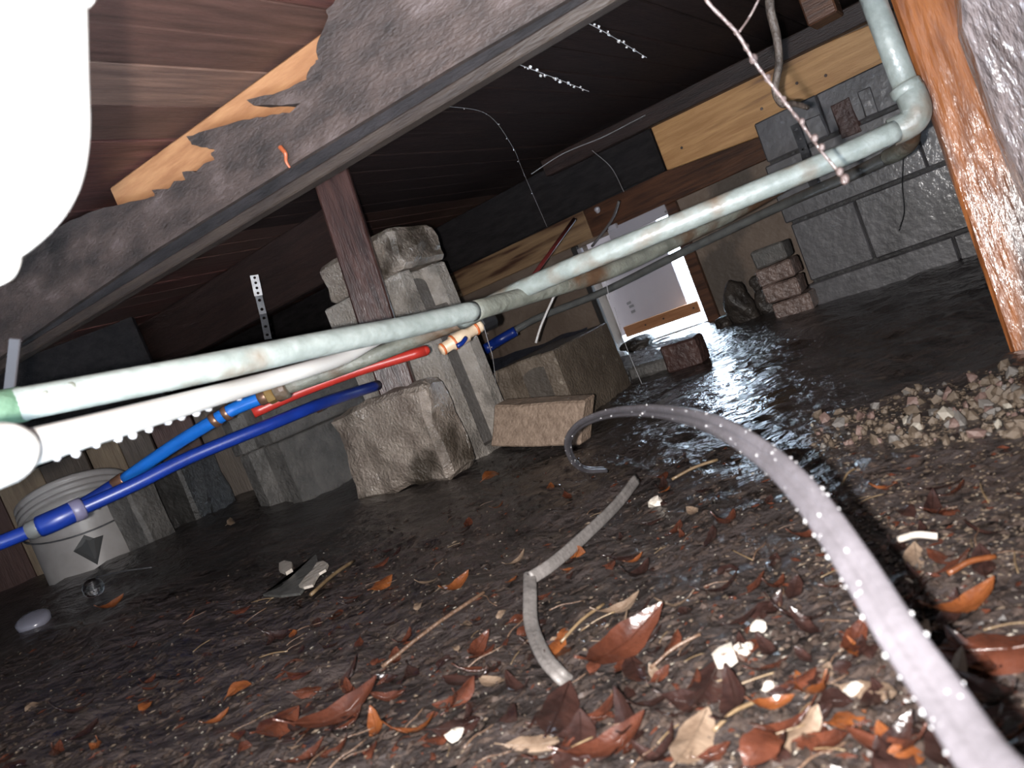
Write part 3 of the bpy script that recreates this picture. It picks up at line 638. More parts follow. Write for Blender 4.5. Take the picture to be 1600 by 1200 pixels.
# cream valve with orange rings
vv = empty('valve', P(718, 528, 1.62), 'cream plastic valve with orange rings in front of the pier', 'valve')
va, vb = P(688, 548, 1.60), P(752, 508, 1.64)
build('body', lathe(va, vb, [(0, 0.009), (0.03, 0.0125), (0.25, 0.0125), (0.28, 0.016), (0.62, 0.0165), (0.66, 0.012), (0.95, 0.0135), (1, 0.012)], 20), M_cream, vv, smooth=True)
for k, r in ((0.06, 0.0135), (0.31, 0.0172), (0.86, 0.0150)):
    build('ring', ring(va.lerp(vb, k - 0.025), va.lerp(vb, k + 0.025), r), M_rustring, vv, smooth=True)
build('lever', tube(spline([P(728, 528, 1.60), P(722, 536, 1.585), P(714, 541, 1.58)], 3), 0.005, 8), M_dblue, vv, smooth=True)
build('black_nut', lathe(P(744, 512, 1.66), P(772, 498, 1.68), [(0, 0.014), (0.3, 0.019), (0.9, 0.019), (1, 0.015)], 10), M_blackpl, vv)

# ================================================================== STRAPS, WIRES, ROOTS
def strap(name, pts, wd, mt, lab, holes, cat='strap'):
    """perforated metal strap: each cell has a real hole"""
    sp = [P(*q) for q in pts]; cum = [0]
    for i in range(len(sp) - 1): cum.append(cum[-1] + (sp[i + 1] - sp[i]).length)
    def pos(u):
        u *= cum[-1]
        for i in range(len(sp) - 1):
            if u <= cum[i + 1] or i == len(sp) - 2: return sp[i].lerp(sp[i + 1], (u - cum[i]) / (cum[i + 1] - cum[i])), (sp[i + 1] - sp[i]).normalized()
    V, Fc = [], []
    th = 0.0015
    for h in range(holes):
        u0, u1 = h / holes, (h + 1) / holes
        (a, ta), (b, tb), (c, tc) = pos(u0), pos(u1), pos((u0 + u1) / 2)
        vw = (CP - c).normalized(); sd = tc.cross(vw).normalized(); nn = sd.cross(tc).normalized()
        hl = (b - a).length / 2; r = min(wd * 0.24, hl * 0.55)
        for lay in (0, 1):
            k = len(V)
            outer = []
            for i in range(8):
                an = i * math.pi / 4; dx, dy = math.cos(an), math.sin(an); sc = 1 / max(abs(dx), abs(dy))
                outer.append(c + sd * (dx * sc * wd / 2) + tc * (dy * sc * hl) + nn * th * lay)
            inner = [c + sd * (math.cos(i * math.pi / 4) * r) + tc * (math.sin(i * math.pi / 4) * r) + nn * th * lay for i in range(8)]
            V += outer + inner
            for i in range(8): Fc.append((k + i, k + (i + 1) % 8, k + 8 + (i + 1) % 8, k + 8 + i))
    return tag(build(name, (V, Fc), mt), lab, cat)
strap('hanger_strap', [(397, 430, 2.0), (404, 462, 2.0)], 0.021, M_steel, 'white perforated metal strap hanging from the dark joist, left of the pier', 4)
strap('hanger_strap', [(404, 462, 2.02), (412, 495, 2.02), (419, 530, 2.0)], 0.018, M_darksteel, 'dark lower length of strap below the white perforated one', 5)
strap('hanger_strap', [(1241, 195, 1.95), (1258, 240, 1.90), (1268, 280, 1.78), (1276, 300, 1.74)], 0.020, M_darksteel, 'dark perforated strap holding the thin grey pipe under the pale board', 9)
a, b, c_, d_ = P(13, 528, 0.72), P(31, 530, 0.72), P(23, 622, 0.74), P(3, 622, 0.74)
tag(build('pipe_strap', box(a, b - a, FW * 0.003, d_ - a, bev=0.0008), M_greystrap), 'blurred grey strap coming down onto the thick pipe at the left edge', 'strap')
# hanging root with beads
er = empty('hanging_root', P(1105, 0, 0.62), 'thin pale root with beads hanging down across the pale board', 'root')
rp = [(1085, -40, 0.62), (1105, 2, 0.62), (1150, 50, 0.63), (1180, 98, 0.64), (1215, 145, 0.65), (1250, 190, 0.66), (1280, 232, 0.67), (1303, 260, 0.67), (1320, 282, 0.67)]
build('stem', tube(spline([P(*q) for q in rp], 5), lambda t: 0.0011 + 0.0006 * math.sin(t * 60) ** 2, 8), M_twigwet, er, smooth=True)
build('side_root', tube(spline([P(1155, 50, 0.63), P(1172, 25, 0.63), P(1190, -10, 0.62)], 4), 0.0008, 6), M_twigwet, er, smooth=True)
bm_ = mesh_of('bead', ico(2, (1, 1, 1.3)), M_twigwet, True)
for (x, y, r) in ((1150, 50, 4), (1166, 74, 4.5), (1177, 92, 6.5), (1199, 122, 5), (1224, 155, 4.5), (1253, 190, 4.5), (1273, 216, 5.5), (1284, 230, 5), (1312, 268, 6), (1320, 280, 7)):
    place('bead', bm_, P(x, y, 0.655), (0, 0.4, 0), r * 0.655 / 1200, er)
tag(build('hanging_vine', tube(spline([P(*q) for q in [(1205, -30, 1.35), (1203, 10, 1.35), (1214, 60, 1.36), (1217, 100, 1.37), (1211, 140, 1.38), (1222, 163, 1.38), (1240, 162, 1.40), (1262, 168, 1.42)]], 6), lambda t: 0.0085 - 0.0035 * t, 10), M_vine, smooth=True), 'grey-brown curled vine hanging in front of the pale board', 'vine')
tag(build('red_rod', tube([P(897, 343, 2.75), P(818, 452, 2.5)], 0.0075, 10), M_redwire, smooth=True), 'dark red rod slanting down from the black beam', 'rod')
tag(build('grey_wire', tube(spline([P(967, 315, 2.7), P(955, 345, 2.8), P(925, 385, 2.9)], 5), 0.005, 8), mat('grey_wire', (0.13, 0.12, 0.12), None, rough=0.5), smooth=True), 'grey wire sagging from the black beam towards the white frame', 'wire')
tag(build('hanging_string', tube(spline([P(881, 430, 2.2), P(860, 475, 2.2), P(845, 510, 2.2), P(837, 536, 2.2)], 5), 0.0035, 8), M_whitewire, smooth=True), 'white string hanging below the crossing pipes left of the panel', 'string')
tag(build('dangling_wire', tube(spline([P(1412, 240, 2.1), P(1410, 290, 2.1), P(1413, 330, 2.1), P(1405, 360, 2.1)], 5), 0.0018, 6), M_blackpl, smooth=True), 'thin black wire dangling before the dark block wall', 'wire')
# cobweb strands strung with droplets
tiny = mesh_of('droplet_small', ico(1, (1, 1, 1)), M_water, True)
def web(pts, lab, drops, rr, r=0.0006):
    sp = spline([P(*q) for q in pts], 8)
    e = empty('cobweb_strand', sp[0], lab, 'cobweb')
    build('thread', tube(sp, r, 5), M_web, e)
    for i in range(drops):
        q = sp[int((i + 0.5) / drops * (len(sp) - 1))] + Vector((random.uniform(-1, 1), 0, random.uniform(-1, 1))) * 0.004
        place('droplet', tiny, q, (0, 0, 0), random.uniform(0.5, 1.0) * rr, e)
web([(788, 92, 1.3), (830, 108, 1.32), (875, 125, 1.35), (920, 143, 1.38)], 'beaded cobweb strand in the dark bay beside the near joist', 18, 0.0036)
web([(890, 22, 1.2), (930, 42, 1.22), (965, 62, 1.25), (1010, 90, 1.3)], 'beaded cobweb strand highest in the dark bay near the top edge', 14, 0.0036)
web([(690, 165, 1.6), (760, 178, 1.7), (800, 228, 1.8), (820, 275, 1.9), (855, 355, 2.0)], 'long faint cobweb strand crossing the black beam downwards', 10, 0.0016, 0.0005)
web([(1008, 180, 2.3), (985, 192, 2.3), (940, 215, 2.3), (880, 240, 2.3), (830, 272, 2.3)], 'dusty cobweb along the upper edge of the black beam', 0, 0.001, 0.0016)
web([(925, 235, 2.3), (955, 262, 2.3), (975, 300, 2.3)], 'short curved cobweb on the face of the black beam', 0, 0.001, 0.0012)
web([(944, 420, 1.5), (948, 445, 1.5), (952, 468, 1.5)], 'short bright thread of water dripping before the white panel', 3, 0.0016, 0.0008)
web([(960, 480, 1.6), (978, 540, 1.6), (1003, 600, 1.6)], 'long thin thread crossing the lower left corner of the white panel', 2, 0.0014, 0.0006)
web([(756, 510, 1.5), (763, 535, 1.5), (770, 560, 1.5), (775, 600, 1.6)], 'thread of water running down the pier below the black nut', 3, 0.0016, 0.0008)

# ---- standing water in the hollow in front of the panel
def puddle():
    V, Fc = [], []; NU, NV = 60, 30; a = Vector((0.27, 1.22, 0)); d = Vector((0.36, 0.95, 0)); sd = Vector((d.y, -d.x, 0)).normalized()
    for i in range(NU):
        for j in range(NV):
            u = i / (NU - 1); v = j / (NV - 1) * 2 - 1
            p = a + d * u + sd * v * (0.23 * math.sin(math.pi * min(1, max(0, u))) ** 0.6 + 0.01); p.z = -0.0035 + 0.0004 * noise.noise(p * 25) - 0.022 * max(abs(v), abs(2 * u - 1)) ** 6
            V.append(p)
    for i in range(NU - 1):
        for j in range(NV - 1): Fc.append((i * NV + j, i * NV + j + 1, (i + 1) * NV + j + 1, (i + 1) * NV + j))
    return V, Fc
tag(build('puddle', puddle(), mat('puddle_water', (0.012, 0.010, 0.009), None, rough=0.24, bump=0.5, bscale=24, ior=1.33, coat=0.6), smooth=True, origin=(0.45, 1.7, 0)), 'shallow puddle reflecting daylight in front of the white panel', 'puddle')

# ================================================================== GREY CABLES
def ribbon(pts, wd, th, groove=0.6, n=9):
    """flat cable: points (x, y, depth, twist, width factor), two-core jacket with a groove"""
    sp = spline([P(*q[:3]) for q in pts], n); m_ = len(sp)
    tw = []
    for i in range(m_):
        u = i / (m_ - 1) * (len(pts) - 1); k = min(int(u), len(pts) - 2); tw.append(math.radians(pts[k][3] * (1 - u + k) + pts[k + 1][3] * (u - k)))
    V, Fc, mid = [], [], []; N = 28
    for i, p in enumerate(sp):
        t = (sp[min(i + 1, m_ - 1)] - sp[max(i - 1, 0)]).normalized(); vw = (CP - p).normalized()
        s_ = t.cross(vw).normalized(); n_ = s_.cross(t).normalized()
        sd = s_ * math.cos(tw[i]) + n_ * math.sin(tw[i]); nn = n_ * math.cos(tw[i]) - s_ * math.sin(tw[i])
        for k in range(N):
            a = k * 2 * math.pi / N; x = math.cos(a); y = math.sin(a)
            g_ = 1 - groove * math.exp(-(x / 0.16) ** 2)
            V.append(p + sd * (x * wd / 2) + nn * (math.copysign(abs(y) ** 0.7, y) * th / 2 * g_))
        mid.append((p, sd, nn))
    for i in range(m_ - 1):
        for k in range(N): Fc.append((i * N + k, i * N + (k + 1) % N, (i + 1) * N + (k + 1) % N, (i + 1) * N + k))
    Fc += [tuple(range(N))[::-1], tuple(range((m_ - 1) * N, m_ * N))]
    return (V, Fc), mid
ec = empty('grey_cable', PG(1300, 900), 'droplet-covered grey flat cable arching up from the lower right corner', 'cable')
cp_ = [(1660, 1300, 0.20, 0), (1545, 1195, 0.24, 0), (1470, 1085, 0.28, 0), (1400, 985, 0.315, 0), (1335, 880, 0.36, 0), (1265, 780, 0.42, 5), (1200, 715, 0.49, 15), (1125, 668, 0.58, 28), (1060, 648, 0.70, 40), (1000, 642, 0.83, 50), (945, 648, 0.95, 55), (905, 665, 1.05, 58), (888, 690, 1.13, 60), (895, 718, 1.20, 60), (915, 733, 1.27, 62), (945, 734, 1.32, 65)]
geo, mid = ribbon(cp_, 0.0175, 0.0075)
build('jacket', geo, M_cable, ec, smooth=True)
for i in range(130):
    k = random.randint(12, len(mid) - 6); p, sd, nn = mid[k]
    a = random.uniform(-0.5, 0.5)
    side = random.choice((1, 1, -1)) ; 
    if random.random() < 0.45: a = random.choice((-0.5, 0.5))
    place('droplet', tiny, p + sd * a * 0.0175 + nn * (0.0034 * math.sqrt(max(0, 1 - (2 * a) ** 2))), (0, 0, 0), random.uniform(0.0006, 0.0014), ec)
def gp(x, y, up=0.006):
    q = PG(x, y); q = PZ(x, y, q.z + up); return (x, y, (q - CP).dot(FW))
k2 = [(*gp(995, 748, 0.020), 20), (*gp(962, 790, 0.020), 20), (*gp(905, 845, 0.018), 10), (*gp(862, 882, 0.018), 5), (*gp(830, 903, 0.022), 0)]
k3 = [(*gp(828, 895, 0.022), 0), (*gp(828, 930, 0.018), 0), (*gp(830, 975, 0.018), 5), (*gp(848, 1022, 0.016), 15), (*gp(872, 1052, 0.010), 25), (*gp(890, 1068, -0.006), 30)]
e2c = empty('grey_cable', PG(835, 895), 'dull grey kinked cable lying on the leaf litter in the middle', 'cable')
for kk in (k2, k3):
    geo, _ = ribbon(kk, 0.0150, 0.007, 0.35); build('jacket', geo, M_cable2, e2c, smooth=True)

# ================================================================== BUCKET and other finds
bk = empty('bucket', P(165, 882, 2.12), 'white plastic bucket with a lid behind the blue pipes on the left', 'bucket')
ba, bb = P(168, 915, 2.22), P(113, 769, 2.30)
build('body', lathe(ba, bb, [(0, 0.125), (0.02, 0.13), (0.72, 0.143), (0.74, 0.149), (0.80, 0.149), (0.81, 0.144), (0.9, 0.146)], 36), M_bucket, bk, smooth=True)
build('lid', lathe(ba, bb, [(0.80, 0.150), (0.81, 0.157), (0.845, 0.157), (0.85, 0.152), (0.865, 0.152), (0.87, 0.157), (0.905, 0.157), (0.91, 0.152), (0.925, 0.152), (0.93, 0.156), (0.97, 0.156), (0.985, 0.150), (0.985, 0.02)], 36), M_bucket, bk, smooth=True)
ax_ = (bb - ba).normalized(); toC = (CP - ba); toC = (toC - ax_ * toC.dot(ax_)).normalized(); sd_ = ax_.cross(toC)
def onb(u, v, off=0.002):
    """u: angle round the bucket from the side facing us (deg), v: 0..1 up"""
    r = 0.13 + 0.02 * v + off; a = math.radians(u); return ba.lerp(bb, v) + toC * (math.cos(a) * r) - sd_ * (math.sin(a) * r)
def patch(pts, th=0.0015):
    n = len(pts); V = [onb(u, v, 0.001) for u, v in pts] + [onb(u, v, 0.001 + th) for u, v in pts]
    Fc = [tuple(range(n)), tuple(range(n, 2 * n))[::-1]] + [(i, n + i, n + (i + 1) % n, (i + 1) % n) for i in range(n)]
    return V, Fc
sgn = 1 if (onb(30, 0.4) - onb(-30, 0.4)).dot(RT) > 0 else -1
build('printed_mark', patch([(sgn * u, v) for u, v in ((-20, 0.30), (-2, 0.10), (14, 0.34), (4, 0.34), (-4, 0.40))]), M_label, bk)
build('printed_mark', patch([(sgn * u, v) for u, v in ((12, 0.62), (20, 0.58), (26, 0.62), (26, 0.70), (18, 0.74), (12, 0.70))]), mat('grey_label', (0.13, 0.12, 0.12), None, rough=0.5), bk)
hd = [ba.lerp(bb, 0.72) + (toC * math.cos(a) + sd_ * math.sin(a)) * 0.158 - ax_ * 0.10 * math.cos(a) for a in [math.radians(k) for k in range(-85, 86, 10)]]
build('handle', tube(hd, 0.0025, 8), M_darksteel, bk, smooth=True)
q = PG(150, 928); r = 0.022
tag(build('glass_bulb', join(at(ico(3, (r, r, r)), q + EZ * r * 0.7)), M_glass, smooth=True), 'clear glass bulb shining on the mud below the bucket', 'bulb')
q = PG(58, 982)
tag(build('plastic_disc', lathe(q + EZ * 0.0, q + EZ * 0.02 + Vector((0.004, -0.006, 0)), [(0, 0.032), (0.7, 0.032), (0.9, 0.026), (1, 0.012)], 20), mat('grey_blue_plastic', (0.13, 0.13, 0.16), None, rough=0.25), smooth=True), 'small grey plastic disc on the mud at the left edge', 'disc')
def slab(name, px, th, mt, lab, cat, lift=0.006, tilt=0.0):
    zm = sum(PG(*q).z for q in px) / len(px) + lift
    pts = [PZ(q[0], q[1], zm + tilt * i / len(px)) for i, q in enumerate(px)]
    return tag(build(name, prism(pts, EZ * th), mt), lab, cat)
slab('slate_piece', [(412, 932), (440, 920), (495, 868), (498, 880), (490, 905), (470, 930), (440, 934)], 0.004, M_slate, 'grey triangular slate piece lying beside the white fragment', 'slate', 0.008)
slab('white_fragment', [(468, 918), (478, 905), (490, 893), (496, 882), (506, 879), (514, 884), (510, 893), (500, 899), (494, 908), (490, 917), (476, 921)], 0.004, M_chip, 'white torn fragment on the grey slate piece', 'fragment', 0.016)
slab('white_fragment', [(438, 884), (446, 880), (458, 883), (458, 893), (448, 899), (438, 895)], 0.006, M_chip, 'small rounded white fragment left of the grey slate piece', 'fragment', 0.006)
slab('foam_crumb', [(1119, 1041), (1130, 1030), (1150, 1022), (1153, 1034), (1140, 1044), (1122, 1045)], 0.010, M_chip, 'white wedge-shaped foam crumb right of the long red-brown leaf', 'foam crumb', 0.004)
for (x, y, r, lab) in ((1160, 1024, 0.006, 'round white foam crumb touching the wedge-shaped one'), (1170, 1016, 0.004, 'smallest foam crumb at the end of the white row'), (1188, 985, 0.006, 'white pebble above the row of foam crumbs'), (1336, 1082, 0.005, 'white crumb just left of the near cable'), (713, 1155, 0.0065, 'cream pebble among leaves at the bottom'), (1026, 790, 0.009, 'pale cream chip right of the kinked cable end'), (1202, 1077, 0.004, 'white grain below the row of foam crumbs')):
    q = PG(x, y); tag(build('crumb', at(ico(2, (r * 1.2, r, r * 0.8), 0.5, x), q + EZ * r * 0.6), M_chip), lab, 'crumb')

# ================================================================== LEAF LITTER
def leaf_mesh(name, L, Wd, mt, curl, cup, seed, point=1.0):
    """a leaf blade with midrib, stalk, wavy rim and thickness"""
    V, Fc = [], []; N = 8
    rnd = random.Random(seed)
    for lay in (0, 1):
        for i in range(N + 1):
            u = i / N; wq = Wd / 2 * (math.sin(math.pi * u ** (0.8 if point < 1 else 1.0)) ** (0.75 * point)) + 0.0006
            for j, v in enumerate((-1, -0.5, 0, 0.5, 1)):
                z = curl * (u - 0.5) ** 2 * L * 2 + cup * abs(v) * wq + 0.06 * wq * math.sin(u * 9 + seed + v * 2)
                V.append(Vector(((u - 0.5) * L, v * wq * (1 + 0.10 * math.sin(u * 14 + seed * v)), z + lay * 0.0006)))
    k = (N + 1) * 5
    for i in range(N):
        for j in range(4):
            a = i * 5 + j; Fc.append((a, a + 1, a + 6, a + 5)); Fc.append((k + a, k + a + 5, k + a + 6, k + a + 1))
    rib = tube([Vector(((u - 0.5) * L, 0, curl * (u - 0.5) ** 2 * L * 2 + 0.0009)) for u in (-0.16, 0.0, 0.3, 0.6, 0.95)], lambda t: 0.0009 * (1 - 0.7 * t), 4)
    return mesh_of(name, join((V, Fc), rib), mt, True)
LM = {}
for ci in range(4):
    LM[ci] = [leaf_mesh('leaf', 0.048, 0.020, LEAF[ci], 0.3, 0.25, 1 + ci), leaf_mesh('leaf', 0.060, 0.018, LEAF[ci], 0.5, 0.4, 5 + ci), leaf_mesh('leaf', 0.038, 0.021, LEAF[ci], -0.3, 0.2, 9 + ci, 0.7), leaf_mesh('leaf', 0.055, 0.024, LEAF[ci], 0.15, -0.25, 14 + ci)]
def put_leaf(x, y, ang, ci, var, sc, lab, group=None, tilt=(0, 0), lift=0.004):
    q = PG(x, y); o = place('fallen_leaf', LM[ci][var], q + EZ * lift, (tilt[0], tilt[1], ang), sc)
    return tag(o, lab, 'leaf', group)
# the ones that stand out
put_leaf(770, 750, 0.5, 0, 2, 1.15, 'bright orange leaf in front of the tan paver brick', tilt=(0.5, 0.1), lift=0.012)
put_leaf(980, 1030, 0.55, 1, 1, 1.5, 'long red-brown folded leaf at the lower end of the kinked cable', tilt=(0.7, 0), lift=0.012)
put_leaf(1090, 1172, 0.9, 3, 3, 1.0, 'pale tan torn leaf at the bottom edge', tilt=(0.35, 0), lift=0.008)
put_leaf(1200, 1180, 0.6, 1, 2, 0.95, 'smooth red-brown rounded leaf at the bottom edge beside the tan torn leaf', tilt=(0.45, 0), lift=0.008)
put_leaf(1270, 1168, 1.3, 1, 2, 0.42, 'small dark red leaf between the rounded leaf and the near cable', tilt=(0.4, 0), lift=0.006)
put_leaf(1565, 1035, -0.6, 1, 3, 1.25, 'large wet red-brown leaf at the right edge beyond the cable shadow', tilt=(0.3, 0), lift=0.008)
put_leaf(1515, 962, 0.15, 0, 1, 0.85, 'orange splintered leaf above the large wet leaf at the right edge', tilt=(0.2, 0), lift=0.006)
put_leaf(905, 878, -0.9, 0, 2, 0.75, 'orange-brown leaf resting against the kinked cable', tilt=(0.9, 0), lift=0.014)
put_leaf(975, 962, 0.2, 3, 1, 0.75, 'tan narrow leaf just above the long red-brown leaf', tilt=(0.3, 0), lift=0.006)
put_leaf(990, 995, -0.7, 3, 2, 0.55, 'small tan curled leaf below the narrow tan leaf', tilt=(0.3, 0), lift=0.006)
put_leaf(1110, 1085, 0.9, 2, 3, 1.1, 'large dark wet leaf right of the long red-brown leaf', tilt=(0.3, 0), lift=0.006)
put_leaf(880, 1130, 1.2, 2, 3, 1.25, 'dark brown broad leaf standing at the bottom centre', tilt=(0.5, 0), lift=0.01)
put_leaf(960, 1180, 0.2, 1, 1, 1.0, 'red-brown leaf at the bottom edge left of the tan torn leaf', tilt=(0.3, 0), lift=0.006)
put_leaf(440, 1145, 1.2, 1, 3, 1.1, 'curled red-brown leaf with a hollow at the lower left', tilt=(0.6, 0.2), lift=0.01)
put_leaf(540, 1130, 0.4, 1, 1, 1.35, 'long ragged red-brown leaf right of the curled hollow leaf', tilt=(0.4, 0), lift=0.008)
put_leaf(375, 1082, 0.3, 0, 2, 0.75, 'orange leaf alone on the grey mud at the lower left', tilt=(0.4, 0), lift=0.006)
put_leaf(345, 1133, 0.7, 0, 1, 0.45, 'narrow orange sliver of leaf above the curled hollow leaf', tilt=(0.4, 0), lift=0.006)
put_leaf(178, 955, 1.0, 0, 1, 0.8, 'brown pointed leaf on the mud below the bucket', tilt=(0.6, 0), lift=0.01)
put_leaf(600, 920, 0.9, 0, 3, 0.8, 'tan-orange leaf right of the grey slate piece', tilt=(0.5, 0), lift=0.008)
put_leaf(716, 925, 0.8, 0, 1, 0.8, 'yellow-brown leaf midway between slate piece and kinked cable', tilt=(0.5, 0), lift=0.008)
put_leaf(750, 1030, 1.1, 1, 1, 0.75, 'upright orange-red leaf left of the kinked cable', tilt=(0.7, 0), lift=0.01)
put_leaf(362, 815, 1.4, 3, 2, 0.9, 'pale leaf standing against the dark damp lump', tilt=(1.2, 0), lift=0.02)
# the rest of the litter, each named by the landmark it lies nearest to
LAND = [('the kink in the dull grey cable', 833, 898), ('the buried lower end of the kinked cable', 885, 1060), ('the upper end of the kinked cable', 990, 752), ('the far end of the looping cable', 940, 735),
        ('the bright orange leaf by the paver', 770, 750), ('the grey slate piece', 455, 915), ('the row of white foam crumbs', 1145, 1032), ('the pale torn leaf at the bottom edge', 1090, 1172), ('the smooth rounded leaf at the bottom edge', 1200, 1180),
        ('the large wet leaf at the right edge', 1565, 1035), ('the curled hollow leaf at lower left', 440, 1145), ('the lone orange leaf on grey mud', 375, 1082), ('the cream pebble at the bottom', 713, 1155), ('the pale stick right of the cable', 1440, 852),
        ('the glass bulb', 150, 928), ('the foot of the broken wet lump', 620, 755), ('the bottom left corner', 0, 1200), ('the bottom right corner', 1600, 1200), ('the white crumb beside the near cable', 1336, 1082), ('the cream chip under the cable arch', 1026, 790),
        ('the orange splinter at the right', 1520, 897), ('the tan-orange leaf right of the slate', 600, 920), ('the upright orange-red leaf by the cable', 750, 1030), ('the middle of the bottom edge', 800, 1200), ('the long ragged leaf at lower left', 540, 1130), ('the straw under the cable arch', 1088, 740), ('the straw crossing the pale torn leaf', 1155, 1133), ('the long folded red-brown leaf', 980, 1030), ('the large dark wet leaf', 1110, 1085), ('the narrow tan leaf', 975, 962), ('the gap between cable and rounded leaf', 1320, 1160), ('the long dark twig', 680, 992)]
ORD = ['', 'second ', 'third ', 'fourth ', 'fifth ', 'sixth ', 'seventh ', 'eighth ', 'ninth ', 'tenth ', 'eleventh ', 'twelfth ', 'thirteenth ', 'fourteenth ', 'fifteenth ', 'sixteenth ']
def name_by_landmark(items, what):
    """items: [(object, x, y)] of one look; each gets the landmark it ranks nearest to"""
    rank = {}
    for li, (ln_, lx, ly) in enumerate(LAND):
        for r_, (o, x, y) in enumerate(sorted(items, key=lambda q: math.hypot(q[1] - lx, q[2] - ly))):
            if o.name not in rank or r_ < rank[o.name][0]: rank[o.name] = (r_, li)
    for o, x, y in items:
        r_, li = rank[o.name]; o['label'] = f"{what} {ORD[min(r_, 15)]}nearest to {LAND[li][0]}"
rnd = random.Random(11); cnt = 0; byc = {0: [], 1: [], 2: [], 3: []}
G = ['scattered orange leaves', 'scattered red-brown leaves', 'scattered dark brown leaves', 'scattered tan leaves']
WHAT = ['small flat orange leaf', 'small red-brown leaf', 'small dark leaf', 'small tan leaf bit']
while cnt < 285:
    x, y = rnd.uniform(5, 1595), rnd.uniform(740, 1195)
    if y < 985 - 0.32 * x + 60 and x < 700: continue
    if x > 1200 and y < 760: continue
    if x < 420 and rnd.random() < 0.75: continue
    if rnd.random() > 0.35 + 0.65 * (y - 740) / 460: continue
    q = PG(x, y)
    ci = rnd.choices((0, 1, 2, 3), (0.08, 0.36, 0.47, 0.09))[0]
    o = place('fallen_leaf', LM[ci][rnd.randint(0, 3)], q + EZ * 0.003, (rnd.uniform(-0.5, 0.5), rnd.uniform(-0.35, 0.35), rnd.gauss(0.6, 0.8)), rnd.uniform(0.30, 0.80) * (1.25 if y > 1050 and ci == 2 else 1.0))
    tag(o, 'leaf', 'leaf', G[ci]); byc[ci].append((o, x, y)); cnt += 1
for ci in range(4): name_by_landmark(byc[ci], WHAT[ci])
# straws and twigs
sm = [mesh_of('straw', tube(spline([Vector((-0.03, 0, 0)), Vector((0, 0.001, 0.002)), Vector((0.03, -0.002, 0))], 3), 0.0011, 6), M_straw, True),
      mesh_of('twig', tube(spline([Vector((-0.035, 0, 0)), Vector((-0.01, 0.004, 0.003)), Vector((0.012, 0.001, 0.002)), Vector((0.035, 0.005, 0))], 3), lambda t: 0.0015 * (1 - 0.5 * t), 6), M_twig, True)]
for (x0, y0, x1, y1, r, mt, lab) in ((488, 935, 555, 880, 0.003, M_straw, 'pale stick lying beside the white torn fragment'), (1052, 755, 1124, 726, 0.0022, M_straw, 'straw under the arch of the near cable'), (330, 0, 0, 0, 0, None, ''), (480, 775, 545, 735, 0.0028, M_twig, 'grey twig leaning against the broken wet lump'),
                                 (880, 1012, 948, 955, 0.0016, M_straw, 'bent straw right of the kinked cable'), (1408, 853, 1470, 852, 0.003, M_chip, 'pale stick on the mud right of the near cable'), (1485, 908, 1560, 885, 0.0022, LEAF[0], 'orange splinter on the mud at the right'), (1020, 1055, 1100, 1005, 0.0013, M_twig, 'thin twig left of the white foam crumbs'),
                                 (1120, 1155, 1190, 1112, 0.0014, M_straw, 'yellow straw crossing the tan torn leaf'), (600, 1050, 760, 935, 0.0022, M_twig, 'long dark twig lying across the litter left of the kinked cable'), (1318, 765, 1340, 742, 0.0012, M_straw, 'short straw in the dark shadow beyond the near cable'), (60, 895, 160, 862, 0.003, M_darksteel, 'dark rod on the mud below the bucket'), (150, 905, 235, 882, 0.002, M_darksteel, 'thin grey rod on the mud right of the bucket foot'), (0, 915, 75, 875, 0.004, M_darksteel, 'dark rod along the skirting at the left edge')):
    if mt is None: continue
    a, b = PG(x0, y0) + EZ * 0.006, PG(x1, y1) + EZ * 0.008
    tag(build('stick', tube(spline([a, a.lerp(b, 0.5) + EZ * 0.003, b], 4), r, 8), mt, smooth=True), lab, 'stick')
bys = {0: [], 1: []}
for i in range(110):
    x, y = rnd.uniform(300, 1595), rnd.uniform(770, 1195)
    if y < 985 - 0.32 * x + 60 and x < 700: continue
    k = 0 if rnd.random() < 0.45 else 1
    q = PG(x, y); o = place(('straw', 'twig')[k], sm[k], q + EZ * 0.004, (0, rnd.uniform(-0.15, 0.15), rnd.uniform(-0.3, 1.3) if rnd.random() < 0.7 else rnd.uniform(0, 6.3)), rnd.uniform(0.25, 0.65))
    tag(o, 'x', ('straw', 'twig')[k], ('scattered straws', 'scattered twigs')[k]); bys[k].append((o, x, y))
name_by_landmark(bys[0], 'short pale straw'); name_by_landmark(bys[1], 'short brown twig')
# gravel on the right
pmz = [[mesh_of('pebble', ico(1, (1, 0.85, 0.65), 0.7, a + 4 * b), PEB[b]) for a in range(3)] for b in range(4)]
def in_gravel(x, y):
    if x < 1265 or y > 705: return False
    yt = 655 - (x - 1265) * 0.27; ybm = 700 - max(0, x - 1420) * 0.10
    return yt < y < ybm
n = 0
while n < 300:
    x, y = rnd.uniform(1262, 1640), rnd.uniform(545, 710)
    if not in_gravel(x, y): continue
    q = PG(x, y); b = rnd.choices((0, 1, 2, 3), (0.62, 0.2, 0.15, 0.03))[0]; r = rnd.choice((0.0025, 0.0035, 0.004, 0.005, 0.0065, 0.009)) * rnd.uniform(0.8, 1.2)
    o = place('pebble', pmz[b][rnd.randint(0, 2)], q + EZ * r * 0.35, (rnd.uniform(0, 3), rnd.uniform(0, 3), rnd.uniform(0, 6)), r)
    cw = ('tan', 'pinkish', 'grey', 'pale cream')[b]; tag(o, f'{cw} gravel pebble in the patch at the foot of the orange post', 'pebble', f'{cw} gravel pebbles'); n += 1
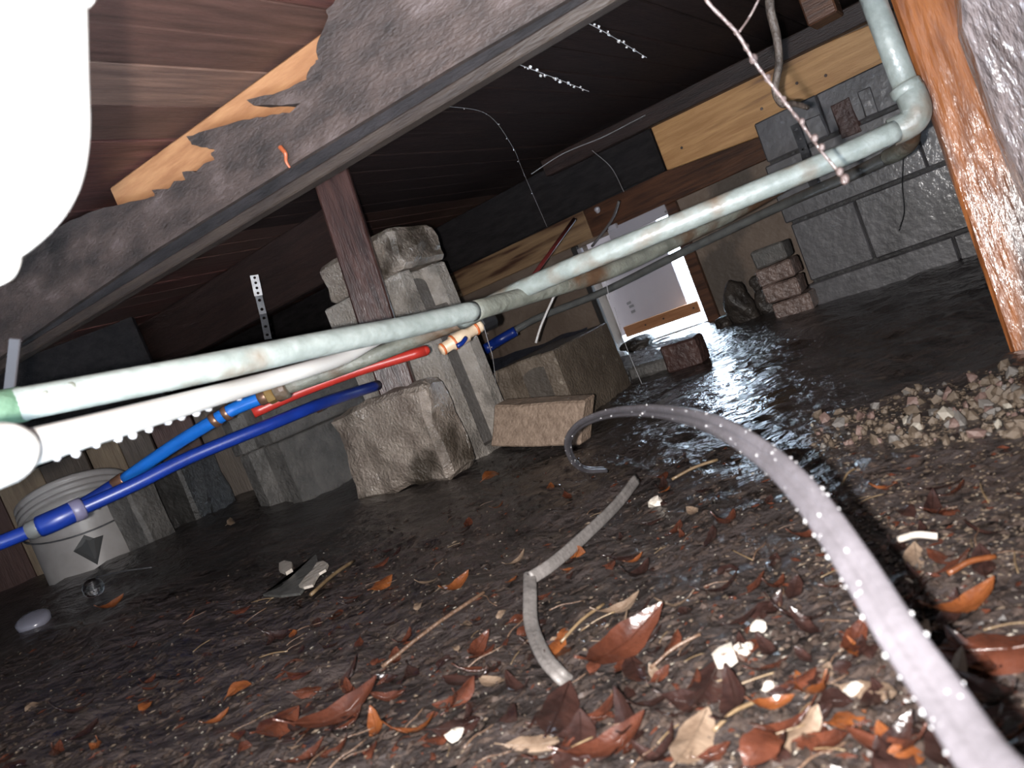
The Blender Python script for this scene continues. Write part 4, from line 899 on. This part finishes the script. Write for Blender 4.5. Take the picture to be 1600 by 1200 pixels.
# fine debris nobody could count: crumbs, grit and flakes
def debris(num, seed, smin, smax, reg):
    rn = random.Random(seed); V, Fc = [], []; k = 0
    base = ico(0 if False else 1, (1, 1, 1)); oc = [Vector(v) for v in ((1, 0, 0), (-1, 0, 0), (0, 1, 0), (0, -1, 0), (0, 0, 1), (0, 0, -1))]
    of = [(0, 2, 4), (2, 1, 4), (1, 3, 4), (3, 0, 4), (2, 0, 5), (1, 2, 5), (3, 1, 5), (0, 3, 5)]
    while k < num:
        x, y = rn.uniform(-40, 1660), rn.uniform(560, 1260)
        if not reg(x, y): continue
        q = PG(x, y); d = (q - CP).length
        if d > 3 or q.z > 0.25: continue
        r = rn.uniform(smin, smax); a = rn.uniform(0, 6.3); sx, sy, sz = rn.uniform(0.5, 2.2), rn.uniform(0.4, 1), rn.uniform(0.25, 0.6)
        n0_ = len(V)
        for v in oc:
            p = Vector((v.x * sx * r, v.y * sy * r, v.z * sz * r)); V.append(q + EZ * r * 0.3 + Vector((p.x * math.cos(a) - p.y * math.sin(a), p.x * math.sin(a) + p.y * math.cos(a), p.z)))
        Fc += [tuple(i + n0_ for i in f) for f in of]; k += 1
    return V, Fc
def reg_all(x, y): return not (y < 985 - 0.32 * x + 25 and x < 760) and not (x >= 760 and y < 700) 
def reg_gravel(x, y): return in_gravel(x, y) or (x > 1250 and 690 < y < 900 and random.random() < 0.25)
for (nm, num, sd, s0, s1, reg, mt, lab) in (('dark_grit', 6000, 1, 0.0012, 0.0055, reg_all, mat('dark_grit', (0.012, 0.009, 0.008), (0.04, 0.029, 0.024), 90, 0.3, coat=0.3), 'dark wet crumbs of soil and bark over the whole ground'),
                                       ('pale_grit', 900, 2, 0.0006, 0.0018, reg_all, PEB[3], 'pale grit specks sprinkled over the wet ground'),
                                       ('red_flakes', 650, 3, 0.0015, 0.0045, reg_all, LEAF[1], 'red-brown leaf flakes scattered all over the ground'),
                                       ('tan_flakes', 900, 4, 0.0008, 0.0030, reg_all, PEB[0], 'tan grains and flakes scattered all over the ground'),
                                       ('gravel_grit', 2200, 5, 0.0010, 0.0028, reg_gravel, PEB[0], 'fine tan grit filling the gravel patch on the right')):
    o = build(nm, debris(num, sd, s0, s1, reg), mt, origin=(0, 0, 0)); tag(o, lab, 'debris', kind='stuff')
